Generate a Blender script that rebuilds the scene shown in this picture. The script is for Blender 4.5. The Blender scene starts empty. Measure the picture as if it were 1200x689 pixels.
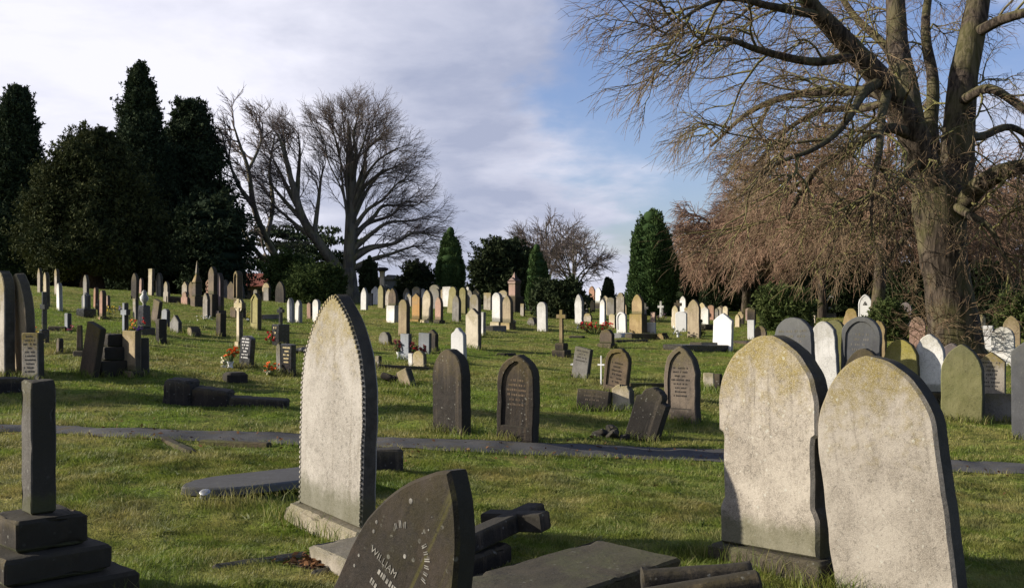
import bpy, math, random
import numpy as np
from mathutils import Vector, Matrix, Euler, noise as mnoise

random.seed(7)
RNG = np.random.default_rng(11)
R = math.radians
scene = bpy.context.scene
COL = scene.collection

# ------------------------------------------------------------------ camera
F = 1287.0            # focal length in photograph pixels (photograph is 1200 wide)
EYE = 1.6
HZ = 350.0
cam_data = bpy.data.cameras.new('camera')
cam_data.sensor_width = 36.0
cam_data.lens = 36.0 * F / 1200.0
cam_data.shift_y = (HZ - 344.5) / 1200.0
cam_data.clip_end = 3000.0
cam = bpy.data.objects.new('camera', cam_data)
cam.location = (0, 0, EYE)
cam.rotation_euler = (R(90), 0, 0)
COL.objects.link(cam)
scene.camera = cam

# ------------------------------------------------------------------ numpy noise
_perm = np.random.default_rng(5).random((256, 256))
def vnoise(x, y):
    xi = np.floor(x).astype(int); yi = np.floor(y).astype(int)
    fx = x - xi; fy = y - yi
    fx = fx * fx * (3 - 2 * fx); fy = fy * fy * (3 - 2 * fy)
    g = lambda a, b: _perm[a & 255, b & 255]
    return (g(xi, yi) * (1 - fx) + g(xi + 1, yi) * fx) * (1 - fy) + (g(xi, yi + 1) * (1 - fx) + g(xi + 1, yi + 1) * fx) * fy
def fbm(x, y, o=4):
    s = 0; a = .5
    for k in range(o):
        s = s + a * vnoise(x + 17 * k, y + 31 * k); x = x * 2.03; y = y * 2.03; a *= .5
    return s / (1 - .5 ** o)

# ------------------------------------------------------------------ terrain
def sstep(a, b, x):
    t = np.clip((x - a) / (b - a), 0, 1)
    return t * t * (3 - 2 * t)

def ground_z(X, Y):
    X = np.asarray(X, float); Y = np.asarray(Y, float)
    cross = 0.4 * np.tanh(-X * 0.125)
    t = np.clip(np.log1p(np.exp(np.clip((Y - 12) / 1.5, -30, 30))) * 1.5, 0, None)
    t = np.where(t > 55, 55 + 18 * (1 - np.exp(-(np.clip(t, 55, None) - 55) / 18)), t)
    a = X / np.maximum(Y + 2.0, 6.0)
    s = 0.0200 + 0.021 * (1 - sstep(-0.44, -0.14, a))
    far = sstep(100, 220, Y)
    z = cross + t * s * (1 - 0.35 * far)
    u = 0.016 * np.sin(1.7 * X + 0.6 * Y + 1) + 0.013 * np.sin(2.3 * Y - 0.9 * X) + 0.02 * np.sin(0.7 * X - 0.45 * Y + 2) + 0.008 * np.sin(4.1 * X + 3.3 * Y)
    near = 1 - sstep(40, 70, Y)
    u = u + near * (.075 * (fbm(X * 1.3, Y * 1.3, 2) - .5) + .05 * (fbm(X * 3.1 + 7, Y * 3.1 + 3, 2) - .5))
    return z + u

_YS = np.concatenate([np.arange(3, 30, 0.02), np.arange(30, 140, 0.08)])
def hit(px, py):
    """ground point seen at a place of the photograph"""
    X = (px - 600) / F * _YS
    Z = ground_z(X, _YS)
    yy = HZ - F * (Z - EYE) / _YS
    k = np.argmax(yy <= py) if (yy <= py).any() else len(_YS) - 1
    return float(X[k]), float(_YS[k]), float(Z[k])

def at(px, py, Y):
    return ((px - 600) / F * Y, Y, EYE - (py - HZ) / F * Y)

# ------------------------------------------------------------------ object helpers
def tag(o, label=None, cat=None, group=None, kind=None):
    if label: o['label'] = label
    if cat: o['category'] = cat
    if group: o['group'] = group
    if kind: o['kind'] = kind
    return o

def link(name, me, mat=None, parent=None, smooth=False):
    if mat is not None:
        me.materials.append(mat)
    if smooth:
        me.polygons.foreach_set('use_smooth', np.ones(len(me.polygons), bool))
    o = bpy.data.objects.new(name, me)
    COL.objects.link(o)
    if parent is not None:
        o.parent = parent
    return o

def empty(name, loc, rot=(0, 0, 0)):
    o = bpy.data.objects.new(name, None)
    o.location = loc; o.rotation_euler = rot
    o.empty_display_size = 0.2
    COL.objects.link(o)
    return o

def np_mesh(name, V, Fc, attr=None):
    """V (n,3), Fc (m,k) all faces with k corners"""
    me = bpy.data.meshes.new(name)
    n, (m, k) = len(V), Fc.shape
    me.vertices.add(n); me.vertices.foreach_set('co', np.ascontiguousarray(V, np.float32).ravel())
    me.loops.add(m * k); me.loops.foreach_set('vertex_index', np.ascontiguousarray(Fc, np.int32).ravel())
    me.polygons.add(m)
    me.polygons.foreach_set('loop_start', np.arange(0, m * k, k, dtype=np.int32))
    if attr is not None:
        a = me.attributes.new('rnd', 'FLOAT', 'POINT')
        a.data.foreach_set('value', np.ascontiguousarray(attr, np.float32))
    me.update(calc_edges=True)
    return me

class MB:
    def __init__(s): s.v = []; s.f = []
    def add(s, vs, fs, M=None):
        n = len(s.v)
        for p in vs:
            p = Vector(p)
            s.v.append(tuple(M @ p) if M is not None else tuple(p))
        for f in fs: s.f.append([i + n for i in f])
        return s
    def box(s, x0, x1, y0, y1, z0, z1, bev=0.0, M=None, taper=1.0):
        """box with chamfered edges; taper scales the top"""
        b = min(bev, (x1 - x0) / 3, (y1 - y0) / 3, (z1 - z0) / 3)
        cx, cy = (x0 + x1) / 2, (y0 + y1) / 2
        hx, hy = (x1 - x0) / 2, (y1 - y0) / 2
        def ring(hx, hy, z, c):
            return [(cx + sx, cy + sy, z) for sx, sy in
                    [(-hx + c, -hy), (hx - c, -hy), (hx, -hy + c), (hx, hy - c), (hx - c, hy), (-hx + c, hy), (-hx, hy - c), (-hx, -hy + c)]]
        if b <= 0:
            t = taper
            vs = [(cx - hx, cy - hy, z0), (cx + hx, cy - hy, z0), (cx + hx, cy + hy, z0), (cx - hx, cy + hy, z0),
                  (cx - hx * t, cy - hy * t, z1), (cx + hx * t, cy - hy * t, z1), (cx + hx * t, cy + hy * t, z1), (cx - hx * t, cy + hy * t, z1)]
            return s.add(vs, [(0, 3, 2, 1), (4, 5, 6, 7), (0, 1, 5, 4), (1, 2, 6, 5), (2, 3, 7, 6), (3, 0, 4, 7)], M)
        t = taper
        rings = [ring(hx - b, hy - b, z0, b * .4), ring(hx, hy, z0 + b, b * .6), ring(hx * t, hy * t, z1 - b, b * .6), ring(hx * t - b, hy * t - b, z1, b * .4)]
        vs = [p for r in rings for p in r]
        fs = [tuple(range(7, -1, -1)), tuple(range(24, 32))]
        for k in range(3):
            for i in range(8):
                j = (i + 1) % 8
                fs.append((k * 8 + i, k * 8 + j, k * 8 + 8 + j, k * 8 + 8 + i))
        return s.add(vs, fs, M)
    def lathe(s, prof, n=12, M=None):
        vs, fs = [], []
        for r, z in prof:
            for i in range(n):
                a = 2 * math.pi * i / n
                vs.append((r * math.cos(a), r * math.sin(a), z))
        for k in range(len(prof) - 1):
            for i in range(n):
                j = (i + 1) % n
                fs.append((k * n + i, k * n + j, k * n + n + j, k * n + n + i))
        fs.append(tuple(range(n - 1, -1, -1)))
        fs.append(tuple(range((len(prof) - 1) * n, len(prof) * n)))
        return s.add(vs, fs, M)
    def slab(s, pts, t, bev=0.012, panel=None, M=None, y0=0.0):
        """pts: outline (x,z) anticlockwise seen from the front (-y). panel=(inner pts same count, depth)"""
        n = len(pts)
        P = np.array(pts)
        d = np.roll(P, -1, 0) - P
        L = np.linalg.norm(d, axis=1)[:, None] + 1e-9
        nn = np.stack([-d[:, 1], d[:, 0]], 1) / L          # inward normals
        vn = nn + np.roll(nn, 1, 0)
        vn /= np.maximum(np.linalg.norm(vn, axis=1)[:, None], 0.3)
        I = P + vn * bev
        rings = [(I, -t / 2), (P, -t / 2 + bev), (P, t / 2 - bev), (I, t / 2)]
        vs = [(p[0], y + y0, p[1]) for Q, y in rings for p in Q]
        fs = []
        for k in range(3):
            for i in range(n):
                j = (i + 1) % n
                fs.append((k * n + i, k * n + n + i, k * n + n + j, k * n + j)[::-1])
        fs.append(tuple(range(4 * n - 1, 3 * n - 1, -1)))
        if panel is None:
            fs.append(tuple(range(n)))
        else:
            Q, dep = panel
            b = len(vs)
            vs += [(p[0], -t / 2 + y0, p[1]) for p in Q]
            Q2 = np.array(Q); c = Q2.mean(0)
            vs += [(c[0] + (p[0] - c[0]) * .97, -t / 2 + dep + y0, c[1] + (p[1] - c[1]) * .97) for p in Q]
            for i in range(n):
                j = (i + 1) % n
                fs.append((i, j, b + j, b + i))
                fs.append((b + i, b + j, b + n + j, b + n + i))
            fs.append(tuple(range(b + n, b + 2 * n)))
        return s.add(vs, fs, M)
    def build(s, name, mat=None, parent=None, smooth=False, extra=None):
        me = bpy.data.meshes.new(name)
        if extra:      # lettering cut into or inlaid on the same stone: second material
            e, em = extra; n = len(s.v); nf = len(s.f)
            me.from_pydata(s.v + e.v, [], s.f + [[i + n for i in f] for f in e.f])
        else:
            me.from_pydata(s.v, [], s.f)
        me.update()
        o = link(name, me, mat, parent, True)
        me.set_sharp_from_angle(angle=R(60 if smooth else 30))
        if extra:
            me.materials.append(em)
            for p in me.polygons[nf:]: p.material_index = 1
        return o

import bmesh
def worn(o, amp=.006, size=.07, seed=0):
    """chip and soften a hewn block: finer faces, edges knocked about"""
    bm = bmesh.new(); bm.from_mesh(o.data)
    bmesh.ops.triangulate(bm, faces=bm.faces[:])
    for k in range(5):
        e = [x for x in bm.edges if x.calc_length() > size]
        if not e or len(bm.verts) > 9000: break
        bmesh.ops.subdivide_edges(bm, edges=e, cuts=1)
        bmesh.ops.triangulate(bm, faces=bm.faces[:])
    bm.normal_update()
    off = Vector((seed * 3.7, seed * 1.3, seed * 7.1))
    for v in bm.verts:
        sharp = max([x.calc_face_angle(0) for x in v.link_edges] or [0])
        p = v.co + off
        n = mnoise.noise(p * 5) * .6 + mnoise.noise(p * 14) * .5
        chip = max(0, mnoise.noise(p * 9 + Vector((9, 2, 4))) - .05) * (2.6 if sharp > .5 else .3)
        v.co += v.normal * (n * amp * .5 - chip * amp * 2.2)
    bm.to_mesh(o.data); bm.free()
    o.data.polygons.foreach_set('use_smooth', np.ones(len(o.data.polygons), bool))
    o.data.set_sharp_from_angle(angle=R(38))
    return o

# ------------------------------------------------------------------ materials
def newmat(name):
    m = bpy.data.materials.new(name); m.use_nodes = True
    nt = m.node_tree; nt.nodes.clear()
    out = nt.nodes.new('ShaderNodeOutputMaterial')
    b = nt.nodes.new('ShaderNodeBsdfPrincipled')
    nt.links.new(b.outputs[0], out.inputs[0])
    return m, nt, b

class NT:
    def __init__(s, nt): s.nt = nt
    def n(s, t, **kw):
        o = s.nt.nodes.new(t)
        for k, v in kw.items(): setattr(o, k, v)
        return o
    def l(s, a, b): s.nt.links.new(a, b)
    def _in(s, sock, v):
        if v is None: return
        if hasattr(v, 'is_output'): s.l(v, sock)
        else: sock.default_value = v
    def math(s, op, a, b=None, c=None, clamp=False):
        o = s.n('ShaderNodeMath', operation=op, use_clamp=clamp)
        s._in(o.inputs[0], a); s._in(o.inputs[1], b)
        if c is not None: s._in(o.inputs[2], c)
        return o.outputs[0]
    def noise(s, vec, scale, detail=4, rough=.55, dist=0.0):
        o = s.n('ShaderNodeTexNoise'); s._in(o.inputs['Vector'], vec)
        o.inputs['Scale'].default_value = scale; o.inputs['Detail'].default_value = detail
        o.inputs['Roughness'].default_value = rough; o.inputs['Distortion'].default_value = dist
        return o.outputs['Fac']
    def ramp(s, fac, lo, hi, a=0.0, b=1.0):
        o = s.n('ShaderNodeMapRange', interpolation_type='SMOOTHSTEP'); s._in(o.inputs[0], fac)
        o.inputs[1].default_value = lo; o.inputs[2].default_value = hi
        s._in(o.inputs[3], a); s._in(o.inputs[4], b)
        return o.outputs[0]
    def mix(s, fac, a, b, mode='MIX'):
        o = s.n('ShaderNodeMix', data_type='RGBA', blend_type=mode)
        s._in(o.inputs[0], fac)
        s._in(o.inputs[6], (*a, 1) if isinstance(a, tuple) and len(a) == 3 else a)
        s._in(o.inputs[7], (*b, 1) if isinstance(b, tuple) and len(b) == 3 else b)
        return o.outputs[2]
    def vmul(s, vec, v):
        o = s.n('ShaderNodeVectorMath', operation='MULTIPLY'); s._in(o.inputs[0], vec); o.inputs[1].default_value = v
        return o.outputs[0]
    def vadd(s, a, b):
        o = s.n('ShaderNodeVectorMath', operation='ADD'); s._in(o.inputs[0], a); s._in(o.inputs[1], b)
        return o.outputs[0]
    def bump(s, h, strength=.5, dist=.01, prev=None):
        o = s.n('ShaderNodeBump'); s._in(o.inputs['Height'], h)
        o.inputs['Strength'].default_value = strength; o.inputs['Distance'].default_value = dist
        if prev is not None: s.l(prev, o.inputs['Normal'])
        return o.outputs[0]

def stone_mat(name, base, alt, lichen=(.30, .25, .05), lich=.5, streak=.5, streak_col=(.05, .045, .04),
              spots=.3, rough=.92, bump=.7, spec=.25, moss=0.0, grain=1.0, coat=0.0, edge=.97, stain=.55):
    m, nt, b = newmat(name); N = NT(nt)
    tc = N.n('ShaderNodeTexCoord'); oi = N.n('ShaderNodeObjectInfo')
    cmb = N.n('ShaderNodeCombineXYZ')
    r = oi.outputs['Random']
    N._in(cmb.inputs[0], N.math('MULTIPLY', r, 37.0)); N._in(cmb.inputs[1], N.math('MULTIPLY', r, 91.0)); N._in(cmb.inputs[2], N.math('MULTIPLY', r, 53.0))
    v = N.vadd(tc.outputs['Object'], cmb.outputs[0])
    sep = N.n('ShaderNodeSeparateXYZ'); N.l(tc.outputs['Generated'], sep.inputs[0])
    gz = sep.outputs[2]
    big = N.noise(v, 3.0, 6, .62, .4)
    fine = N.noise(v, 60.0, 5, .7)
    grit = N.noise(v, 230.0, 2, .6)
    mid = N.noise(v, 14.0, 5, .65)
    col = N.mix(N.ramp(big, .34, .66), base, alt)
    # vertical weather streaks
    sv = N.vmul(v, (13.0, 9.0, .7))
    st = N.noise(sv, 1.0, 5, .65, .25)
    sfac = N.math('MULTIPLY', N.ramp(st, .52, .70), N.math('MULTIPLY', N.ramp(gz, .0, .9, .60, 1.0), streak))
    col = N.mix(sfac, col, streak_col)
    # soot that gathers under the head of the stone and runs down
    hd = N.ramp(N.math('ADD', N.math('MULTIPLY_ADD', st, .55, gz), N.math('MULTIPLY', mid, .25)), 1.02, 1.50)
    col = N.mix(N.math('MULTIPLY', hd, stain), col, streak_col)
    # lichen, thick on the head of the stone and in patches
    lz = N.math('MULTIPLY_ADD', mid, .55, N.math('MULTIPLY', gz, .75))
    lf = N.math('MULTIPLY', N.ramp(N.math('MULTIPLY_ADD', big, .5, lz), .98, 1.30), lich, clamp=True)
    col = N.mix(lf, col, lichen)
    if moss > 0:
        mf = N.math('MULTIPLY', N.ramp(N.noise(v, 2.2, 6, .65, .6), .42, .62), moss)
        col = N.mix(mf, col, (.095, .11, .022))
    # pale lichen discs and dark pitting
    vo = N.n('ShaderNodeTexVoronoi'); N.l(v, vo.inputs['Vector']); vo.inputs['Scale'].default_value = 26.0; vo.inputs['Randomness'].default_value = 1
    disc = N.math('MULTIPLY', N.ramp(vo.outputs['Distance'], .16, .30, 1, 0), N.ramp(mid, .50, .62))
    col = N.mix(N.math('MULTIPLY', disc, spots), col, (.50, .50, .44))
    pit = N.ramp(fine, .30, .48, 1, 0)
    blot = N.ramp(N.noise(v, 34.0, 5, .75, .3), .50, .68)
    col = N.mix(N.math('MULTIPLY', N.math('MULTIPLY', blot, N.ramp(big, .36, .56)), .75 * grain), col, tuple(c * .38 for c in alt))
    col = N.mix(N.math('MULTIPLY', pit, .55 * grain), col, tuple(c * .42 for c in alt))
    col = N.mix(N.math('MULTIPLY', N.ramp(grit, .48, .66), .45 * grain), col, tuple(min(1, c * 1.5 + .02) for c in base))
    # shade painted into the side faces all round the slab, mixed with grime
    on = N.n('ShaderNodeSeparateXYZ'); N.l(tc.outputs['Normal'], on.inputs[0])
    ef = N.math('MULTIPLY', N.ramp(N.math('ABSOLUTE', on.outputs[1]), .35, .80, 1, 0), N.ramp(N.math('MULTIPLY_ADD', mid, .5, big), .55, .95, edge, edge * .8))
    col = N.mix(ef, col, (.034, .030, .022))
    # damp, dirty foot
    ft = N.math('MULTIPLY', N.ramp(N.math('MULTIPLY_ADD', mid, -.16, gz), .0, .10, 1, 0), .65)
    col = N.mix(ft, col, (.07, .072, .03))
    hv = N.n('ShaderNodeHueSaturation'); N.l(col, hv.inputs['Color'])
    N._in(hv.inputs['Value'], N.math('MULTIPLY_ADD', r, .28, .68))
    N._in(hv.inputs['Saturation'], N.math('MULTIPLY_ADD', N.math('FRACT', N.math('MULTIPLY', r, 7.3)), .4, .8))
    N.l(hv.outputs[0], b.inputs['Base Color'])
    N._in(b.inputs['Roughness'], N.ramp(mid, .3, .7, rough - .08, min(1, rough + .06)))
    b.inputs['Specular IOR Level'].default_value = spec
    b.inputs['Coat Weight'].default_value = coat
    h = N.math('MULTIPLY_ADD', fine, .5, N.math('MULTIPLY_ADD', grit, .25, N.math('MULTIPLY', mid, .8)))
    N.l(N.bump(h, bump, .007, N.bump(big, bump * .6, .03)), b.inputs['Normal'])
    return m

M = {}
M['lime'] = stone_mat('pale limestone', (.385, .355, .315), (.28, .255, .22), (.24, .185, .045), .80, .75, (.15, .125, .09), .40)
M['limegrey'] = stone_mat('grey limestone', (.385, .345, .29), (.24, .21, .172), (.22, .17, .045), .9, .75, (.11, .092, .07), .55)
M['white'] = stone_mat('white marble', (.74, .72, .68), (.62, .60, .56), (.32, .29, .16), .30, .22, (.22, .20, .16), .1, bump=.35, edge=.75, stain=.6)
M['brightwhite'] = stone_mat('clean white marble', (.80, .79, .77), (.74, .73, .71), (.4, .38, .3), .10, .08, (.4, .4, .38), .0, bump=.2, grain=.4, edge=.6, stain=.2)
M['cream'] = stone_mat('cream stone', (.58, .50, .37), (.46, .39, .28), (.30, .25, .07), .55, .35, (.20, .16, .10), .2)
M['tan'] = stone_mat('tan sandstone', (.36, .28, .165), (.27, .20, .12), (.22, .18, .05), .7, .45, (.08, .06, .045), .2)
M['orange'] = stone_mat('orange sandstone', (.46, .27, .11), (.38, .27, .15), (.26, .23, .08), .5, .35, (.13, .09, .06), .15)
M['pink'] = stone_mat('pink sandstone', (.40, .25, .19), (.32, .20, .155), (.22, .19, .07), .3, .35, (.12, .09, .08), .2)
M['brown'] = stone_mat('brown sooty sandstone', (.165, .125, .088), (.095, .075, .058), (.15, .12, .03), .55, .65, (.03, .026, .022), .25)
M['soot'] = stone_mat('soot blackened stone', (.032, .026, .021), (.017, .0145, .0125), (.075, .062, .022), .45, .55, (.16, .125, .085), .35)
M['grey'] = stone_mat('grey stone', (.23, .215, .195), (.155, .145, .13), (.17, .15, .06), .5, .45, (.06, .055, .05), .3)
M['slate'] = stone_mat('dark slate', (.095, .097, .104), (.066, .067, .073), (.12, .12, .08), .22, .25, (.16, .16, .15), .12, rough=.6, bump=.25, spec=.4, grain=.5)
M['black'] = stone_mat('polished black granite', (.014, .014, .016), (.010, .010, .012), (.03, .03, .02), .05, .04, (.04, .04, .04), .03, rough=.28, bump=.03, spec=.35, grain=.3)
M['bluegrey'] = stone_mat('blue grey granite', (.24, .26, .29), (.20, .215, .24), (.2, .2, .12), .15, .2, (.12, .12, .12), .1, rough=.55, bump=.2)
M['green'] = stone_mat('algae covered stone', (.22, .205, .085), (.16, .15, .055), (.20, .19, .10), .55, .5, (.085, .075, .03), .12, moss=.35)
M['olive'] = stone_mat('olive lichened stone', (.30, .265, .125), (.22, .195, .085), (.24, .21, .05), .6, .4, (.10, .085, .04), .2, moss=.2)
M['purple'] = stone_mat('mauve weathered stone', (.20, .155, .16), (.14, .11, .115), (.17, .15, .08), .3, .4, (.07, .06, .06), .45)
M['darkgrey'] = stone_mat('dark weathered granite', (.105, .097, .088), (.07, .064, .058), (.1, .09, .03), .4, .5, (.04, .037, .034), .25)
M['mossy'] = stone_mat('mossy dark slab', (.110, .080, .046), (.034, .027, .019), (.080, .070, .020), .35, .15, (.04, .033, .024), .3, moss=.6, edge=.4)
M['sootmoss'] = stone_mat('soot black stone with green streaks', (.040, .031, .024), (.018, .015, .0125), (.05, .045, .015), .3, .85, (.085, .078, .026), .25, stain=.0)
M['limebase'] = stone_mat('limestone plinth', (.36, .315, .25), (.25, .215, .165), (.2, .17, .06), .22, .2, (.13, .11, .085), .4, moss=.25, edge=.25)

def flat_mat(name, col, rough=.8, var=.25, scale=8.0, metallic=0.0, spec=.3, transl=0.0):
    m, nt, b = newmat(name); N = NT(nt)
    tc = N.n('ShaderNodeTexCoord')
    f = N.noise(tc.outputs['Object'], scale, 4, .6)
    c = N.mix(N.ramp(f, .3, .7), tuple(x * (1 - var) for x in col), tuple(min(1, x * (1 + var)) for x in col))
    N.l(c, b.inputs['Base Color'])
    b.inputs['Roughness'].default_value = rough; b.inputs['Metallic'].default_value = metallic
    b.inputs['Specular IOR Level'].default_value = spec
    return m

M['lead'] = flat_mat('dull lead lettering', (.19, .178, .155), .85, .5, 30)
M['gold'] = flat_mat('faded gilt lettering', (.50, .40, .20), .5)
M['whitepaint'] = flat_mat('white painted lettering', (.62, .61, .58), .7)
M['cut'] = flat_mat('dark cut lettering', (.05, .045, .04), .9)
M['metal'] = flat_mat('dull aluminium', (.40, .40, .40), .55, .2, 12, 1.0)
M['soil'] = flat_mat('bare soil', (.05, .033, .02), .98, .5, 18)
M['whitewall'] = flat_mat('white rendered wall', (.66, .65, .62), .85, .08, 2)
M['redroof'] = flat_mat('red clay tiles', (.20, .065, .045), .9, .3, 5)
M['glass'] = flat_mat('dark window glass', (.02, .022, .026), .1, .1, 2)
M['plastic'] = flat_mat('white plastic vase', (.65, .65, .63), .5)

def leafy(name, c1, c2, sc=1.2, transl=.25, tip=None):
    m, nt, b = newmat(name); N = NT(nt)
    geo = N.n('ShaderNodeNewGeometry')
    at_ = N.n('ShaderNodeAttribute', attribute_name='rnd')
    f = N.noise(geo.outputs['Position'], sc, 4, .6)
    k = N.math('ADD', N.math('MULTIPLY', f, .6), N.math('MULTIPLY', at_.outputs['Fac'], .45))
    col = N.mix(N.ramp(k, .3, .78), c1, c2)
    if tip: col = N.mix(N.ramp(at_.outputs['Fac'], .86, 1.0), col, tip)
    N.l(col, b.inputs['Base Color'])
    b.inputs['Roughness'].default_value = .85; b.inputs['Specular IOR Level'].default_value = .06
    if transl > 0:
        t = N.n('ShaderNodeBsdfTranslucent'); N.l(col, t.inputs[0])
        mx = N.n('ShaderNodeMixShader'); mx.inputs[0].default_value = transl
        N.l(b.outputs[0], mx.inputs[1]); N.l(t.outputs[0], mx.inputs[2])
        out = [n for n in nt.nodes if n.type == 'OUTPUT_MATERIAL'][0]
        N.l(mx.outputs[0], out.inputs[0])
    return m

M['yewleaf'] = leafy('dark yew foliage', (.019, .027, .012), (.068, .074, .026), .9, .1)
M['firleaf'] = leafy('dark conifer foliage', (.018, .030, .016), (.050, .068, .032), .9, .1)
M['irishleaf'] = leafy('columnar yew foliage', (.030, .056, .018), (.080, .125, .042), 1.3, .1)
M['bushleaf'] = leafy('dark evergreen bush foliage', (.020, .030, .013), (.050, .064, .028), 1.2, .1)
M['laurel'] = leafy('laurel bush foliage', (.040, .060, .018), (.11, .13, .045), 2.0, .2)
M['clipleaf'] = leafy('clipped shrub foliage', (.025, .042, .012), (.07, .095, .03), 1.5, .15)

def bark_mat(name, c1, c2, moss=.0, bump=.8, sc=1.0):
    m, nt, b = newmat(name); N = NT(nt)
    geo = N.n('ShaderNodeNewGeometry')
    p = geo.outputs['Position']
    v = N.vmul(p, (9.0 * sc, 9.0 * sc, 1.6 * sc))
    f = N.noise(v, 1.0, 6, .65, .6)
    g = N.noise(p, 1.3, 5, .6)
    col = N.mix(N.ramp(f, .40, .60), c1, c2)
    if moss:
        nz = N.n('ShaderNodeSeparateXYZ'); N.l(geo.outputs['Normal'], nz.inputs[0])
        mf = N.ramp(N.math('ADD', g, N.math('MULTIPLY', nz.outputs[2], .22)), .44, .66, 0, moss)
        col = N.mix(mf, col, (.17, .165, .055))
    N.l(col, b.inputs['Base Color']); b.inputs['Roughness'].default_value = .95
    b.inputs['Specular IOR Level'].default_value = .15
    N.l(N.bump(f, bump, .05), b.inputs['Normal'])
    return m
M['bark'] = bark_mat('mossy lime bark', (.022, .017, .013), (.080, .062, .047), .26, 1.0)
M['barkfar'] = bark_mat('grey beech bark', (.075, .068, .055), (.14, .125, .10), .4, .5, .5)
M['twig'] = bark_mat('brown twigs', (.125, .080, .052), (.21, .145, .095), .2, 0)
M['limb'] = bark_mat('mossy lime branches', (.065, .050, .032), (.15, .12, .072), .85, .3, 2)
M['twigred'] = bark_mat('reddish twigs', (.175, .105, .072), (.29, .19, .13), 0, 0)
M['twigdark'] = bark_mat('dark beech twigs', (.095, .076, .068), (.16, .13, .115), 0, 0)
M['yewbark'] = bark_mat('dark yew bark', (.035, .024, .018), (.07, .05, .035), 0, .5)
# ------------------------------------------------------------------ sky and sun
SUN_TH = R(91)                       # bearing of the sun, from straight behind the camera towards the left
SUN_EL = R(20)
sdir = Vector((-math.sin(SUN_TH) * math.cos(SUN_EL), -math.cos(SUN_TH) * math.cos(SUN_EL), math.sin(SUN_EL)))
sun_d = bpy.data.lights.new('sun', 'SUN')
sun_d.energy = 4.9; sun_d.angle = R(0.5); sun_d.color = (1.0, .92, .79)
sun_o = bpy.data.objects.new('sun', sun_d); COL.objects.link(sun_o)
sun_o.rotation_euler = sdir.to_track_quat('Z', 'Y').to_euler()

w = bpy.data.worlds.new('World'); scene.world = w; w.use_nodes = True
nt = w.node_tree; nt.nodes.clear(); N = NT(nt)
wo = N.n('ShaderNodeOutputWorld'); bg = N.n('ShaderNodeBackground'); N.l(bg.outputs[0], wo.inputs[0])
bg.inputs[1].default_value = 0.062
sky = N.n('ShaderNodeTexSky', sky_type='NISHITA'); sky.sun_disc = False
sky.sun_elevation = SUN_EL
sky.sun_rotation = math.atan2(sdir.x, sdir.y)
sky.air_density = 1.0; sky.dust_density = .6; sky.ozone_density = 1.6
tc = N.n('ShaderNodeTexCoord'); d = tc.outputs['Generated']
sp = N.n('ShaderNodeSeparateXYZ'); N.l(d, sp.inputs[0])
zz = N.math('ADD', N.math('MAXIMUM', sp.outputs[2], 0.0), .22)
pv = N.n('ShaderNodeCombineXYZ')
N._in(pv.inputs[0], N.math('DIVIDE', sp.outputs[0], zz)); N._in(pv.inputs[1], N.math('DIVIDE', sp.outputs[1], zz))
p = pv.outputs[0]
n1 = N.noise(N.vadd(p, (3.1, .7, 0)), 1.15, 8, .56, .35)
n2 = N.noise(N.vadd(p, (8.2, 4.1, 0)), .75, 6, .55, .2)
n3 = N.noise(N.vadd(p, (1.2, 9.1, 2.)), 3.2, 6, .6, .3)
# clear gaps in the cloud: around bearing +7 degrees and to the right
wn = N.n('ShaderNodeTexNoise'); N.l(p, wn.inputs['Vector']); wn.inputs['Scale'].default_value = 1.3; wn.inputs['Detail'].default_value = 6; wn.inputs['Roughness'].default_value = .6
dw0 = N.n('ShaderNodeVectorMath', operation='MULTIPLY_ADD'); N.l(wn.outputs['Color'], dw0.inputs[0]); dw0.inputs[1].default_value = (.34, .1, .24); dw0.inputs[2].default_value = (-.17, -.05, -.12)
dwn = N.n('ShaderNodeVectorMath', operation='NORMALIZE'); N.l(N.vadd(d, dw0.outputs[0]), dwn.inputs[0]); dw = dwn.outputs[0]
def blob(az, el, rad0, rad1):
    v = Vector((math.sin(R(az)) * math.cos(R(el)), math.cos(R(az)) * math.cos(R(el)), math.sin(R(el))))
    o = N.n('ShaderNodeVectorMath', operation='DOT_PRODUCT'); N.l(dw, o.inputs[0]); o.inputs[1].default_value = v
    return N.ramp(o.outputs['Value'], math.cos(R(rad1)), math.cos(R(rad0)))
gap = N.math('MAXIMUM', blob(9.5, 11.0, 1.5, 13.5), N.math('MAXIMUM', blob(18, 13, 4, 15), N.math('MULTIPLY', blob(28, 9, 3, 12), .6)))
gap = N.math('MAXIMUM', gap, N.math('MAXIMUM', blob(115, 25, 55, 85), blob(0, 88, 30, 62)))  # unseen clear sky aside and overhead, added to weaken the fill light
cov = N.math('SUBTRACT', N.math('MULTIPLY_ADD', n1, 1.25, .22), N.math('MULTIPLY', gap, .62))
cov = N.ramp(cov, .28, .62)
cov = N.math('MULTIPLY_ADD', cov, .93, .05)
# cloud brightness: pale to the left, blue-grey in the middle
dark = N.math('MULTIPLY', blob(-1.5, 10.5, 1, 12), .70)
dark = N.math('MAXIMUM', dark, N.math('MULTIPLY', blob(-6, 3, 1, 9), .62))
pale = N.math('MAXIMUM', blob(-24, 12, 3, 22), N.math('MULTIPLY', blob(3.5, 6.0, 1, 6), .75))
cl = N.math('ADD', N.math('MULTIPLY', N.math('SUBTRACT', n2, .5), 1.5), N.math('MULTIPLY', N.math('SUBTRACT', n3, .5), .95))
cl = N.math('ADD', cl, N.math('SUBTRACT', N.math('MULTIPLY_ADD', pale, .40, .48), N.math('MULTIPLY', dark, .52)), clamp=True)
ccol = N.mix(cl, (4.1, 4.5, 6.0), (9.4, 9.35, 10.4))
skyc = N.mix(1.0, sky.outputs[0], (1.12, 1.14, 1.5), 'MULTIPLY')
col = N.mix(cov, skyc, ccol)
N.l(col, bg.inputs[0])

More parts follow.
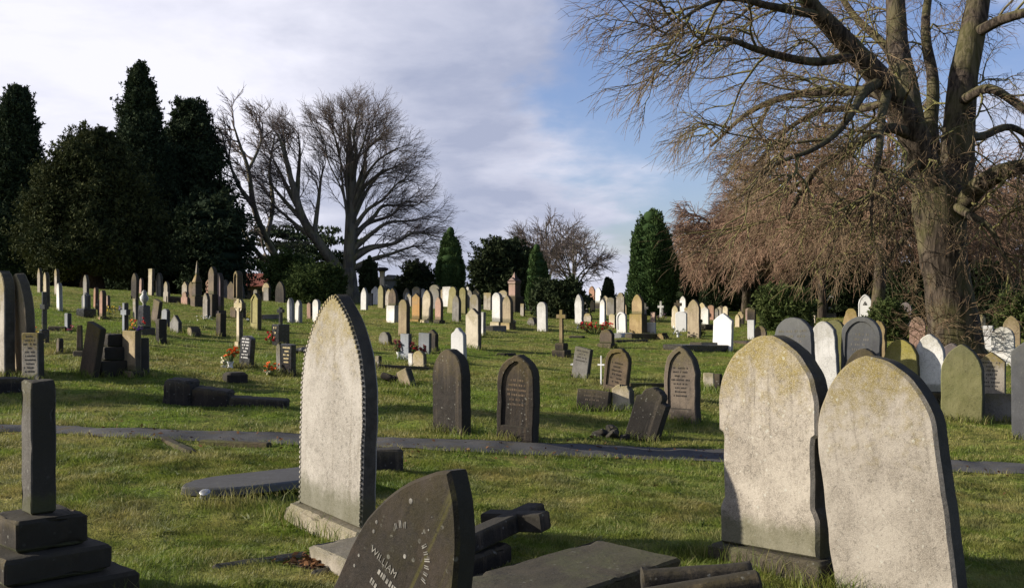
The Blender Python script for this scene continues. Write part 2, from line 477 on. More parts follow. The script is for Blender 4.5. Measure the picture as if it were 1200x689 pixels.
scene.view_settings.view_transform = 'Standard'
scene.view_settings.look = 'None'
scene.view_settings.exposure = 0.75
scene.view_settings.gamma = 1.0
scene.view_settings.use_curve_mapping = False

# ------------------------------------------------------------------ ground
def ground_colour(N, pos):
    big = N.noise(pos, .33, 5, .6, .3); mid = N.noise(pos, 1.6, 5, .62); fin = N.noise(pos, 9.0, 4, .65)
    k = N.math('ADD', N.math('MULTIPLY', big, .5), N.math('MULTIPLY', mid, .5))
    c = N.mix(N.ramp(k, .41, .64), GREEN, STRAW)
    cl_ = N.noise(pos, 3.6, 4, .6, .4)
    c = N.mix(N.ramp(cl_, .38, .56, .55, 0), c, (.045, .068, .012))
    return c, big, mid, fin
GREEN = (.145, .210, .022)
STRAW = (.310, .262, .085)

m, nt, b = newmat('turf soil'); N = NT(nt)
geo = N.n('ShaderNodeNewGeometry')
c, big, mid, fin = ground_colour(N, geo.outputs['Position'])
vf = N.noise(geo.outputs['Position'], 22.0, 4, .7)
c = N.mix(N.ramp(fin, .35, .65, .05, .45), c, (.052, .060, .016))
c = N.mix(N.ramp(vf, .5, .7, 0, .55), c, (.16, .15, .055))
N.l(c, b.inputs['Base Color']); b.inputs['Roughness'].default_value = 1; b.inputs['Specular IOR Level'].default_value = .05
N.l(N.bump(N.math('ADD', vf, N.math('MULTIPLY', fin, 1.5)), 1.0, .06), b.inputs['Normal'])
M['turf'] = m

def sp_axis(a, n, lin):
    u = np.linspace(-1, 1, n)
    return np.sign(u) * (lin * np.abs(u) + (a - lin) * np.abs(u) ** 4)
xs = sp_axis(900, 420, 45)
ys = np.concatenate([np.linspace(-60, 2, 30)[:-1], np.linspace(2, 20, 130)[:-1], np.linspace(20, 90, 200)[:-1], 90 + 1500 * np.linspace(0, 1, 60) ** 2.5])
GX, GY = np.meshgrid(xs, ys)
GZ = ground_z(GX, GY)
nx, ny = len(xs), len(ys)
idx = np.arange(nx * ny).reshape(ny, nx)
Fq = np.stack([idx[:-1, :-1], idx[:-1, 1:], idx[1:, 1:], idx[1:, :-1]], -1).reshape(-1, 4)
g = link('ground', np_mesh('ground', np.stack([GX, GY, GZ], -1).reshape(-1, 3), Fq), M['turf'], smooth=True)
tag(g, kind='structure')

# ------------------------------------------------------------------ tarmac path
PX = np.linspace(-320, 1520, 120)
top = [hit(x, np.interp(x, [-300, 0, 300, 600, 900, 1200, 1500], [488, 497.5, 507, 518, 530, 543.5, 558])) for x in PX]
bot = [hit(x, np.interp(x, [-300, 0, 300, 600, 900, 1200, 1500], [496.5, 506.5, 520, 532, 544.5, 557, 572])) for x in PX]
PTOP = np.array(top); PBOT = np.array(bot)
def path_edges(X):
    return np.interp(X, PBOT[:, 0], PBOT[:, 1]), np.interp(X, PTOP[:, 0], PTOP[:, 1])
XS = np.linspace(PBOT[0, 0], PBOT[-1, 0], 300)
lo, hi = path_edges(XS)
lo = lo + .16 * (fbm(XS * 2.1, XS * 0 + 3) - .5); hi = hi + .16 * (fbm(XS * 2.3, XS * 0 + 9) - .5)
K = 7; V = []
for k in range(K):
    y = lo + (hi - lo) * k / (K - 1)
    V.append(np.stack([XS, y, ground_z(XS, y) + .006 + .014 * math.sin(math.pi * k / (K - 1))], -1))
V = np.stack(V, 1).reshape(-1, 3)
idx = np.arange(len(XS) * K).reshape(len(XS), K)
Fq = np.stack([idx[:-1, :-1], idx[1:, :-1], idx[1:, 1:], idx[:-1, 1:]], -1).reshape(-1, 4)
m, nt, b = newmat('worn tarmac'); N = NT(nt)
geo = N.n('ShaderNodeNewGeometry'); pz = geo.outputs['Position']
a = N.noise(pz, 2.0, 5, .6); f = N.noise(pz, 90.0, 3, .7)
c = N.mix(N.ramp(a, .3, .7), (.052, .051, .050), (.085, .082, .078))
c = N.mix(N.ramp(f, .45, .7, 0, .6), c, (.11, .11, .11))
c = N.mix(N.ramp(N.noise(pz, 5.0, 5, .7), .52, .66, 0, .75), c, (.085, .068, .035))
N.l(c, b.inputs['Base Color']); b.inputs['Roughness'].default_value = .95; b.inputs['Specular IOR Level'].default_value = .1
N.l(N.bump(f, .6, .008), b.inputs['Normal'])
tag(link('path', np_mesh('path', V, Fq), m, smooth=True), kind='structure')

# ------------------------------------------------------------------ branch tubes
def tubes(P, Rad, S):
    """P (B,N,3), Rad (B,N) -> verts, quads"""
    B, Np, _ = P.shape
    T = np.gradient(P, axis=1)
    T /= np.linalg.norm(T, axis=2, keepdims=True) + 1e-9
    ref = np.zeros((B, 1, 3)); mean = T.mean(1)
    ref[:, 0, 0] = 1.0
    vert = np.abs(mean[:, 0]) > .8
    ref[vert, 0] = (0, 1, 0)
    U = np.cross(T, ref); U /= np.linalg.norm(U, axis=2, keepdims=True) + 1e-9
    W = np.cross(T, U)
    ang = np.arange(S) * 2 * np.pi / S
    ring = U[:, :, None, :] * np.cos(ang)[None, None, :, None] + W[:, :, None, :] * np.sin(ang)[None, None, :, None]
    V = P[:, :, None, :] + ring * Rad[:, :, None, None]
    idx = np.arange(B * Np * S).reshape(B, Np, S)
    nxt = np.roll(idx, -1, 2)
    Q = np.stack([idx[:, :-1], nxt[:, :-1], nxt[:, 1:], idx[:, 1:]], -1).reshape(-1, 4)
    return V.reshape(-1, 3), Q

class Tubes:
    def __init__(s): s.V = []; s.Q = []; s.n = 0
    def add(s, P, Rad, S):
        V, Q = tubes(P, Rad, S); s.V.append(V); s.Q.append(Q + s.n); s.n += len(V)
    def build(s, name, mat, parent, loc):
        V = np.concatenate(s.V) - np.array(loc)
        return link(name, np_mesh(name, V, np.concatenate(s.Q)), mat, parent, smooth=True)

def resample(P, Rad, n):
    P = np.asarray(P, float); Rad = np.asarray(Rad, float)
    # Catmull-Rom through the points
    Pe = np.vstack([2 * P[0] - P[1], P, 2 * P[-1] - P[-2]])
    m = len(P) - 1
    u = np.linspace(0, m, n); k = np.minimum(u.astype(int), m - 1); t = (u - k)[:, None]
    p0, p1, p2, p3 = Pe[k], Pe[k + 1], Pe[k + 2], Pe[k + 3]
    C = .5 * ((2 * p1) + (-p0 + p2) * t + (2 * p0 - 5 * p1 + 4 * p2 - p3) * t ** 2 + (-p0 + 3 * p1 - 3 * p2 + p3) * t ** 3)
    return C, np.interp(u, np.arange(m + 1), Rad)

def norm(v): return v / (np.linalg.norm(v, axis=-1, keepdims=True) + 1e-9)

def sprout(P, Rad, n, t0, t1, length, ang, bias, wob, npts, r0, rtip, rng, lenfall=.5, out=None, maxr=None):
    """n children on every polyline. bias = vector the growth bends toward; out = extra outward pull from an axis point"""
    B, Np, _ = P.shape
    par = np.repeat(np.arange(B), n)
    t = t0 + (t1 - t0) * (np.tile(np.arange(n), B) + rng.random(B * n)) / n
    u = t * (Np - 1); k = np.minimum(u.astype(int), Np - 2); f = (u - k)[:, None]
    base = P[par, k] * (1 - f) + P[par, k + 1] * f
    tan = norm(P[par, k + 1] - P[par, k])
    rr = Rad[par, k] * (1 - f[:, 0]) + Rad[par, k + 1] * f[:, 0]
    rnd = norm(rng.normal(size=(B * n, 3)))
    if out is not None:
        ov = base - out; ov[:, 2] *= .3
        rnd = norm(rnd * 1.0 + norm(ov) * .8)
    perp = norm(rnd - tan * (rnd * tan).sum(1, keepdims=True))
    a = ang * (0.7 + .6 * rng.random(B * n))[:, None]
    d = norm(tan * np.cos(a) + perp * np.sin(a))
    plen = np.linalg.norm(np.diff(P, axis=1), axis=2).sum(1)[par]
    L = np.minimum(length * (0.55 + .8 * rng.random(B * n)) * (1 - lenfall * t), plen * .9)
    pts = [base]; cur = base
    for i in range(1, npts):
        d = norm(d + np.asarray(bias) * (1.0 / npts) + wob * rng.normal(size=d.shape))
        cur = cur + d * (L / (npts - 1))[:, None]
        pts.append(cur)
    C = np.stack(pts, 1)
    rb = np.minimum(rr * .72, r0)
    CR = rb[:, None] * np.linspace(1, 0, npts)[None] + rtip
    return C, CR

def keep(P, Rd, pred):
    k = pred(P[:, -1]); return P[k], Rd[k]

# ------------------------------------------------------------------ leafy crowns
def sprays(C, S, n, size, rng, upright=0.0, axis=None, shape=1.0, thick=.35):
    """boughs C (B,3) with half-axes S (B,3): n leaf sprays each, mostly near the skin. Two crossed quads per spray"""
    B = len(C)
    u = norm(rng.normal(size=(B, n, 3)))
    r = (1 - thick * rng.random((B, n, 1)) ** 1.5)
    Pp = C[:, None, :] + u * r * S[:, None, :]
    Pp = Pp.reshape(-1, 3); out = norm((u / S[:, None, :]).reshape(-1, 3))
    m = len(Pp)
    d = norm(out * .9 + rng.normal(size=(m, 3)) * .55 + np.array([0, 0, upright]))
    q = norm(np.cross(d, norm(rng.normal(size=(m, 3)))))
    L = size * (0.6 + .8 * rng.random((m, 1))); Wd = L * (.15 + .13 * rng.random((m, 1)))
    a = Pp - d * L * .3; c = Pp + d * L * .7
    V = np.stack([a, Pp + q * Wd, c, Pp - q * Wd], 1).reshape(-1, 3)
    Q = np.arange(4 * m).reshape(m, 4)
    at_ = np.repeat(np.clip(rng.random(m) * .45 + np.repeat(rng.random(B), n) * .55, 0, 1), 4)
    return V, Q, at_

def crown_mesh(name, parts, mat, parent, loc):
    Vs, Qs, As, n = [], [], [], 0
    for V, Q, A in parts:
        Vs.append(V); Qs.append(Q + n); As.append(A); n += len(V)
    return link(name, np_mesh(name, np.concatenate(Vs) - np.array(loc), np.concatenate(Qs), np.concatenate(As)), mat, parent)

def core_blob(C, S, k=.72):
    """a lumpy inner mass so that crowns are dense inside: low poly ellipsoids"""
    Vs, Qs, n = [], [], 0
    th = np.linspace(0, np.pi, 6); ph = np.arange(8) * 2 * np.pi / 8
    sph = np.stack([np.sin(th)[:, None] * np.cos(ph)[None], np.sin(th)[:, None] * np.sin(ph)[None], np.cos(th)[:, None] * np.ones(8)[None]], -1).reshape(-1, 3)
    idx = np.arange(48).reshape(6, 8); nx_ = np.roll(idx, -1, 1)
    q = np.stack([idx[:-1], nx_[:-1], nx_[1:], idx[1:]], -1).reshape(-1, 4)
    for c, s in zip(C, S):
        Vs.append(c + sph * s * k); Qs.append(q + n); n += 48
    V = np.concatenate(Vs); return V, np.concatenate(Qs), np.full(len(V), .1)

def evergreen(name, label, cat, prof, base, H, nb, bough, n, size, leafmat, seed, group, droop=0.0, upright=0.0, trunk_r=.25, elong=1.6, squash=1.0, skirt=.06, core=.8, shoots=4, shup=.2, ztop=1.0):
    """prof(t)->radius for t in 0..1; boughs lie on the profile's skin"""
    rng = np.random.default_rng(seed)
    x, y, z = base
    o = empty(name, (x, y, z)); tag(o, label, cat, group)
    t = skirt + (1 - skirt) * rng.random(nb) ** 1.15
    t[:3] = (.97, .93, .9)
    ang = rng.random(nb) * 2 * np.pi
    rad = np.array([prof(v) for v in t]) * (.62 + .42 * rng.random(nb))
    bs = bough * (.6 + .7 * rng.random(nb)) * np.clip(np.array([prof(v) for v in t]) / max(prof(v) for v in np.linspace(0, 1, 20)) + .35, .35, 1.1)
    rad = np.maximum(rad - bs * .5, 0)
    C = np.stack([x + rad * np.cos(ang), (y + rad * np.sin(ang) * squash), z + t * H * ztop - droop * rad], 1)
    S = np.stack([bs, bs, bs * elong], 1)
    parts = [sprays(C, S, n, size, rng, upright)]
    if shoots:
        ns, K = shoots, 9
        dirv = norm(np.stack([np.cos(ang), np.sin(ang) , .55 + .5 * rng.random(nb)], 1)[:, None, :] + .55 * rng.normal(size=(nb, ns, 3)) + np.array([0, 0, shup]))
        ln = bs[:, None] * (1.1 + .65 * rng.random((nb, ns)))
        tq = np.linspace(.55, 1, K)[None, None, :]
        Q3 = C[:, None, None, :] + dirv[:, :, None, :] * (ln[:, :, None] * tq)[..., None] * np.array([1, 1, .5 + .5 * elong])
        Q3 = Q3.reshape(-1, 3); rad_s = np.repeat((ln[:, :, None] * (1.08 - tq) * .42).reshape(-1), 1)
        parts.append(sprays(Q3, np.repeat(rad_s[:, None], 3, 1), 3, size * .85, rng, upright + .3))
    tt = np.linspace(skirt + .04, .93, 9)
    Cc = np.stack([np.full(9, x), np.full(9, y), z + tt * H], 1)
    rr = np.array([prof(v) for v in tt])
    parts.append(core_blob(Cc, np.stack([rr, rr * squash, np.full(9, H * .085)], 1), core))
    parts.append(core_blob(C, S, .36))
    crown_mesh('crown', parts, leafmat, o, (x, y, z))
    tb = Tubes()
    hh = np.linspace(0, 1, 6)
    Pt = np.stack([x + .0 * hh, y + 0 * hh, z - .2 + hh * H * .8], 1)[None]
    tb.add(Pt, (trunk_r * (1 - .85 * hh) * (1 + .5 * np.exp(-hh * 14)))[None], 10)
    tb.build('trunk', M['yewbark'], o, (x, y, z))
    return o
def px_at(px, Y): return (px - 600) / F * Y
def gbase(px, Y):
    X = px_at(px, Y); return (X, Y, float(ground_z(X, Y)))
def hpx(y, Y): return EYE - (y - HZ) / F * Y
# ================================================================== TREES
def bare_from_limbs(name, label, group, Y, base_px, limbs, spec, mats, seed, sides=(12, 6, 4, 3), keepfn=None):
    """limbs: list of [(px,py,dY,width_px),...] read as real points at depth Y+dY"""
    rng = np.random.default_rng(seed)
    bx, by, bz = gbase(base_px, Y)
    o = empty(name, (bx, by, bz)); tag(o, label, 'tree', group)
    trunk = Tubes(); br = Tubes(); tw = Tubes()
    Ls, Rs = [], []
    for i, l in enumerate(limbs):
        P = [at(a, b, Y + dy) for a, b, dy, wd in l]
        Rd = [max(.012, wd / F * (Y + dy) / 2) for a, b, dy, wd in l]
        n = max(14, len(l) * 5)
        C, CR = resample(P, Rd, n)
        if i > 0 or True:
            s = np.linspace(0, 1, n)[:, None]
            wob = np.cumsum(rng.normal(size=(n, 3)), 0) * .012 * np.sqrt(CR.mean()) * 1.2
            C = C + wob * np.minimum(1, s * 4)
        trunk.add(C[None], CR[None], sides[0])
        if i > 0:
            C2, R2 = resample(C, CR, 16); Ls.append(C2); Rs.append(R2)
    P1, R1 = np.stack(Ls), np.stack(Rs)
    centre = np.array([bx, by, bz + spec.get('ch', 6)])
    P, Rd = P1, R1
    allp = []
    for li, lv in enumerate(spec['levels']):
        C, CR = sprout(P, Rd, lv['n'], lv.get('t0', .25), lv.get('t1', 1.0), lv['len'], R(lv['ang']), lv['bias'], lv['wob'], lv['npts'], lv['r0'], lv['tip'], rng, lv.get('fall', .45), centre)
        if keepfn is not None and name == 'lime_tree':
            C, CR = keep(C, CR, keepfn)
        (br if lv['mat'] == 'b' else tw).add(C, CR, lv.get('sides', 4))
        allp.append((C, CR))
        if lv.get('alsolimb') and li == 0:
            pass
        P, Rd = C, CR
        if lv.get('extra'):      # fine twigs straight from the heavy wood
            ex = lv['extra']
            C2, CR2 = sprout(P1, R1, ex['n'], ex.get('t0', .1), 1.0, ex['len'], R(ex['ang']), ex['bias'], ex['wob'], ex['npts'], ex['r0'], ex['tip'], rng, .2, centre)
            tw.add(C2, CR2, 3)
            if ex.get('join'):
                C2, CR2 = sprout(C2, CR2, ex['join'], .2, 1, ex['len'] * .5, R(40), ex['bias'], ex['wob'], 4, ex['r0'], ex['tip'], rng, .2, centre)
                tw.add(C2, CR2, 3)
    trunk.build('trunk', mats[0], o, (bx, by, bz))
    if br.V: br.build('branches', mats[1], o, (bx, by, bz))
    tw.build('twigs', mats[2], o, (bx, by, bz))
    return o

# ---- the great bare lime at the right
YB = 28.0
limbs = [
    [(1120, 432, 0, 84), (1117, 405, 0, 66), (1115, 375, 0, 57), (1111, 330, 0, 52), (1107, 290, 0, 54), (1103, 250, 0, 60), (1100, 222, 0, 56)],
    [(1104, 265, 0, 46), (1092, 222, -.1, 42), (1078, 185, -.3, 38), (1066, 150, -.5, 36), (1042, 108, -.9, 30), (1000, 62, -1.4, 25), (956, 16, -2, 21), (925, -25, -2.5, 16), (890, -80, -3, 10), (850, -140, -3, 4)],
    [(1072, 170, -.3, 32), (1062, 110, .3, 28), (1052, 55, 1, 25), (1046, -20, 1.5, 20), (1030, -90, 2, 14), (1015, -190, 2.5, 5)],
    [(1108, 262, .2, 46), (1119, 205, .3, 40), (1123, 150, .5, 36), (1127, 95, .7, 33), (1139, 30, 1, 29), (1150, -40, 1.3, 22), (1155, -130, 1.8, 14), (1160, -230, 2, 5)],
    [(1112, 268, 0, 26), (1140, 226, -.8, 23), (1168, 205, -1.6, 21), (1205, 194, -2.5, 18), (1260, 190, -4, 13), (1330, 205, -5, 6)],
    [(1098, 210, .4, 24), (1090, 160, 1.2, 18), (1094, 100, 2.2, 14), (1085, 40, 3, 11), (1090, -30, 4, 8), (1080, -110, 4.5, 3)],
    [(1068, 158, -.5, 15), (1040, 150, -1.2, 12), (1008, 166, -2, 10), (962, 195, -2.8, 8), (938, 226, -3.2, 6), (924, 258, -3.4, 3)],
    [(1050, 122, -.8, 14), (1020, 108, 0, 12), (985, 108, 1, 10), (930, 112, 2, 8), (880, 132, 3, 6), (835, 172, 4, 3)],
    [(1005, 66, -1.4, 12), (950, 72, -2, 10), (890, 58, -3, 8), (845, 44, -4, 5), (800, 62, -5, 2.5)],
    [(958, 18, -2, 11), (905, 8, -3, 9), (855, -2, -4, 7), (812, 14, -5, 4), (775, 44, -5.5, 2)],
    [(1078, 188, -.3, 13), (1045, 222, -2, 11), (1003, 238, -3, 8), (980, 276, -4, 5), (968, 308, -4.2, 2.5)],
    [(1125, 120, .5, 13), (1160, 104, -1.0, 11), (1200, 128, -2, 9), (1245, 165, -3, 5), (1270, 220, -3, 2)],
    [(1138, 42, 1, 14), (1178, 22, 0, 12), (1235, 10, -1, 9), (1300, 30, -2, 4)],
    [(1062, 120, .2, 12), (1040, 60, 2, 10), (1000, 20, 3.5, 8), (960, -40, 5, 6), (920, -60, 6, 3)],
    [(1030, 96, -1, 13), (1010, 112, -2.5, 10), (985, 150, -4, 8), (955, 175, -5, 6), (905, 195, -5.6, 4), (876, 226, -6, 2)],
    [(1122, 160, .5, 12), (1150, 160, 2, 10), (1190, 150, 3, 8), (1240, 190, 4, 4)],
    [(1050, 115, -.6, 10), (1010, 128, .6, 9), (965, 130, 1.8, 7), (920, 155, 2.6, 5), (880, 200, 3.2, 2.5)],
    [(1110, 235, .2, 12), (1135, 252, -1.4, 10), (1160, 270, -2.4, 7), (1178, 310, -3, 4), (1186, 345, -3.2, 2)],
    [(1040, 108, -1, 12), (1032, 140, -2.4, 10), (1030, 180, -3.2, 8), (1022, 220, -3.8, 6), (1020, 262, -4, 3)],
]
spec = dict(ch=7, levels=[
    dict(n=8, t0=.16, len=2.9, ang=52, bias=(-.15, 0, -.30), wob=.22, npts=9, r0=.030, tip=.0075, mat='b', sides=5,
         extra=dict(n=14, t0=.05, len=1.0, ang=62, bias=(0, 0, .05), wob=.22, npts=5, r0=.008, tip=.0035, join=3)),
    dict(n=7, t0=.18, len=1.5, ang=46, bias=(-.1, 0, -.55), wob=.20, npts=6, r0=.022, tip=.0055, mat='b', sides=4),
    dict(n=5, t0=.2, len=.95, ang=40, bias=(-.05, 0, -.75), wob=.16, npts=5, r0=.007, tip=.0027, mat='t', sides=3),
    dict(n=3, t0=.25, len=.55, ang=34, bias=(0, 0, -.6), wob=.14, npts=3, r0=.004, tip=.0024, mat='t', sides=3),
])
_lb = gbase(1112, YB)
def lime_keep(P):
    # the stem itself stays clear of twigs up to the fork
    d = np.hypot(P[:, 0] - _lb[0], P[:, 1] - _lb[1]); z = P[:, 2] - _lb[2]
    side = (P[:, 1] < _lb[1] + .5)
    return ~((d < 2.0) & (z < 4.2) & side) & (z > 1.5)
big = bare_from_limbs('lime_tree', 'huge bare gnarled tree with forked mossy trunk filling the right of the view', 'bare winter trees',
                      YB, 1112, limbs, spec, (M['bark'], M['limb'], M['twig']), 3, sides=(16, 6, 4, 3), keepfn=lime_keep)
# twiggy burr growth around the foot of the lime
rng = np.random.default_rng(8)
bx, by, bz = gbase(1112, YB)
n0 = 70
hh = rng.random(n0) ** 1.2 * 2.6; an = rng.random(n0) * 2 * np.pi
P0 = np.stack([bx + .62 * np.cos(an), by + .62 * np.sin(an), bz + .1 + hh], 1)
dd = norm(np.stack([np.cos(an), np.sin(an), .25 + .6 * rng.random(n0)], 1) + .35 * rng.normal(size=(n0, 3)))
pts = [P0]; cur = P0
Lr = (.35 + .75 * rng.random(n0))[:, None]
for k in range(5):
    dd = norm(dd + .22 * rng.normal(size=dd.shape) + np.array([0, 0, -.05])); cur = cur + dd * Lr / 5; pts.append(cur)
C = np.stack(pts, 1); CR = .009 * np.linspace(1, 0, 6)[None].repeat(n0, 0) + .0035
tb = Tubes(); tb.add(C, CR, 3)
C2, R2 = sprout(C, CR, 5, .15, 1, .55, R(42), (0, 0, 0), .2, 4, .006, .003, rng, .3)
tb.add(C2, R2, 3)
C3, R3 = sprout(C2, R2, 2, .25, 1, .3, R(40), (0, 0, 0), .2, 3, .004, .0025, rng, .3)
tb.add(C3, R3, 3)
tb.build('burr_twigs', M['twig'], big, (bx, by, bz))

# ---- spreading bare beech left of centre
YC = 84.0
limbs = [
    [(409, 356, 0, 28), (408, 335, 0, 23), (406, 315, 0, 24)],
    [(409, 318, 0, 16), (411, 262, 0, 14), (412, 205, 0, 11), (410, 165, 0, 6), (408, 138, 0, 1.5)],
    [(402, 322, 0, 14), (377, 290, -1, 12), (355, 258, -2, 10), (342, 215, -2, 7), (332, 178, -3, 4), (326, 158, -3, 1.5)],
]
_r = random.Random(12)
for rep in range(2):
    for i, (ex, ey) in enumerate([(502, 292), (508, 276), (503, 256), (495, 238), (484, 214), (476, 190), (468, 172), (454, 156), (438, 142), (421, 134), (399, 135), (384, 141), (368, 150)]):
        ys = 316 - i * 11 - 5 * rep
        if i > 9: ys = 262 - (i - 10) * -14 - 8 * rep
        if rep and i % 2 == 0: continue
        d = _r.uniform(-5, 5); sx = 411 + (1 if ex > 411 else -1) * 1
        wd = 8.5 - i * .42
        up = 4; jx, jy = _r.uniform(-5, 5), _r.uniform(-6, 6)
        limbs.append([(sx, ys, 0, wd), (sx + (ex - sx) * .26 + jx, ys + (ey - ys) * .40 - up + jy * .6, d * .3, wd * .66), (sx + (ex - sx) * .50 - jx, ys + (ey - ys) * .66 - up + jy, d * .5, wd * .46), (sx + (ex - sx) * .76, ys + (ey - ys) * .88 - up - jy * .5, d * .75, wd * .28), (ex + _r.uniform(-5, 5), ey + _r.uniform(-4, 4), d, 1.0)])
    for i, (sx, sy, ex, ey) in enumerate([(372, 284, 318, 236), (358, 262, 312, 206), (350, 245, 318, 178), (343, 218, 332, 162), (348, 232, 352, 158), (368, 276, 378, 190)]):
        if rep: break
        d = _r.uniform(-5, 5)
        limbs.append([(sx, sy, -1.5, 6.5), (sx + (ex - sx) * .45, sy + (ey - sy) * .40, d * .3, 4.8), (sx + (ex - sx) * .8, sy + (ey - sy) * .75, d * .7, 2.8), (ex + _r.uniform(-4, 4), ey + _r.uniform(-4, 4), d, .9)])
spec_beech = dict(ch=4, levels=[
    dict(n=9, t0=.15, len=2.7, ang=36, bias=(0, 0, .12), wob=.10, npts=6, r0=.035, tip=.011, mat='b', sides=4, fall=.45),
    dict(n=7, t0=.12, len=1.6, ang=34, bias=(0, 0, .0), wob=.10, npts=5, r0=.016, tip=.0065, mat='t', sides=3, fall=.4),
    dict(n=5, t0=.12, len=1.0, ang=30, bias=(0, 0, -.05), wob=.10, npts=4, r0=.008, tip=.0042, mat='t', sides=3),
    dict(n=2, t0=.3, len=.6, ang=28, bias=(0, 0, 0), wob=.1, npts=3, r0=.005, tip=.0034, mat='t', sides=3),
])
bare_from_limbs('beech_tree', 'broad bare beech with a fan of fine twigs rising above the clipped shrub', 'bare winter trees', YC, 409, limbs, spec_beech,
                (M['barkfar'], M['twigdark'], M['twigdark']), 5, sides=(9, 4, 3, 3), keepfn=None)
# ---- leaning bare tree beside the dark conifers
limbs = [
    [(352, 350, 0, 15), (338, 325, 0, 12), (325, 308, 0, 11)],
    [(330, 314, 0, 10), (312, 280, 0, 8), (298, 245, -1, 7), (291, 200, -1, 5), (280, 165, -1, 3), (272, 140, -1, 1.5)],
    [(312, 280, 0, 6), (320, 240, 1, 5), (316, 200, 2, 3.5), (322, 160, 2, 1.5)],
    [(298, 245, -1, 5), (278, 215, -2, 4), (266, 180, -2, 2.5), (258, 150, -2, 1.5)],
    [(325, 308, 0, 8), (305, 300, 1, 6), (285, 270, 2, 4), (272, 240, 3, 2)],
    [(291, 200, -1, 4), (305, 170, 2, 3), (308, 145, 2, 1.5)],
]
spec2 = dict(ch=4, levels=[
    dict(n=9, t0=.12, len=3.6, ang=45, bias=(0, 0, .22), wob=.18, npts=6, r0=.06, tip=.018, mat='b', sides=4),
    dict(n=7, t0=.15, len=2.0, ang=40, bias=(0, 0, .1), wob=.16, npts=5, r0=.026, tip=.012, mat='t', sides=3),
    dict(n=6, t0=.15, len=1.2, ang=36, bias=(0, 0, 0), wob=.15, npts=3, r0=.014, tip=.009, mat='t', sides=3)])
bare_from_limbs('bare_tree', 'crooked bare tree leaning left between dark conifers and broad beech', 'bare winter trees', 88.0, 350, limbs, spec2,
                (M['barkfar'], M['twigdark'], M['twigdark']), 6, sides=(8, 4, 3, 3))

# ---- further bare trees, grown from a trunk and an even crown
def bare_grown(label, px, Y, top_py, half_px, seed, mats, spec, lean=0.0, fork=.35, nl=8, trunk_w=None, droop=0.0):
    rng = np.random.default_rng(seed)
    X, _, z = gbase(px, Y)
    base_py = HZ - F * (z - EYE) / Y
    H = base_py - top_py
    tw_ = trunk_w or H * .06
    fy = base_py - H * fork
    limbs = [[(px, base_py + 4, 0, tw_ * 1.3), (px + lean * H * .2, base_py - H * fork * .5, 0, tw_), (px + lean * H * .3, fy, 0, tw_ * .9)]]
    limbs.append([(px + lean * H * .3, fy, 0, tw_ * .8), (px + lean * H * .5, base_py - H * .62, 0, tw_ * .5), (px + lean * H * .6, top_py + H * .03, 0, 1.0)])
    for i in range(nl):
        a = 2 * math.pi * (i + rng.random() * .6) / nl
        e = .35 + .65 * rng.random()
        dxp = math.cos(a) * half_px; dy = math.sin(a) * half_px / F * Y
        st = base_py - H * (fork * .75 + .4 * rng.random() * (1 - fork))
        tip = top_py + H * (.08 + .45 * (1 - e)) + droop * H
        limbs.append([(px + lean * H * .3, st, 0, tw_ * .5), (px + lean * H * .4 + dxp * .4, st - (st - tip) * .55, dy * .35, tw_ * .36),
                      (px + lean * H * .45 + dxp * .75, tip + (st - tip) * .12, dy * .7, tw_ * .2), (px + lean * H * .5 + dxp * (1.1 - .25 * e), tip + droop * H * .5, dy, .9)])
    return bare_from_limbs('bare_tree', label, 'bare winter trees', Y, px, limbs, spec, mats, seed, sides=(8, 4, 3, 3))
def spec_far(L, w=1.0, droop=0.0, n=(9, 7, 6), tw=.009):
    return dict(ch=4, levels=[
        dict(n=n[0], t0=.12, len=L, ang=46, bias=(0, 0, .2 - droop), wob=.18, npts=6, r0=.05 * w, tip=tw * 1.8, mat='b', sides=4),
        dict(n=n[1], t0=.12, len=L * .55, ang=42, bias=(0, 0, .1 - droop * 1.5), wob=.17, npts=5, r0=.024 * w, tip=tw * 1.2, mat='t', sides=3),
        dict(n=n[2], t0=.12, len=L * .34, ang=38, bias=(0, 0, -droop * 1.6), wob=.16, npts=3, r0=.012 * w, tip=tw, mat='t', sides=3)])
FARM = (M['barkfar'], M['twigdark'], M['twigdark'])
bare_grown('small round headed bare tree on the skyline left of the two dark columns', 640, 125, 256, 36, 21, FARM, spec_far(3.4, 1, 0, (8, 6, 5), .011))
bare_grown('low spreading bare tree on the skyline behind the round dark bush', 672, 118, 278, 34, 22, FARM, spec_far(3.0, 1, 0, (8, 6, 5), .011), fork=.25)
REDM = (M['bark'], M['twigred'], M['twigred'])
bare_grown('reddish weeping bare tree with ivy on its pale trunk behind the big tree', 1026, 47, 118, 150, 31, REDM, spec_far(3.0, 1.0, .34, (12, 8, 5), .0052), lean=.1, nl=13, trunk_w=15, droop=.12)
bare_grown('slim pale stemmed bare tree behind the broad laurel bush', 963, 62, 155, 95, 32, REDM, spec_far(3.2, .9, .5, (12, 8, 6), .0065), nl=13, trunk_w=9, droop=.2)
bare_grown('rounded russet bare tree at the left end of the twiggy thicket', 874, 76, 188, 66, 33, REDM, spec_far(3.4, .9, .5, (12, 9, 6), .0085), nl=14, fork=.16, droop=.22)
bare_grown('dense russet bare tree in the thicket left of the slim pale stem', 925, 84, 168, 80, 34, REDM, spec_far(3.6, .9, .5, (12, 8, 6), .009), nl=14, fork=.16, droop=.22)
bare_grown('dull brown bare tree in the thicket beyond the great forked trunk', 1090, 74, 190, 95, 35, REDM, spec_far(3.6, .9, .25, (11, 8, 6), .008), nl=12, fork=.2, droop=.1)
bare_grown('brown bare tree at the far right edge behind the thicket', 1180, 66, 215, 80, 36, REDM, spec_far(3.2, .9, .25, (11, 8, 6), .007), nl=11, fork=.2, droop=.1)

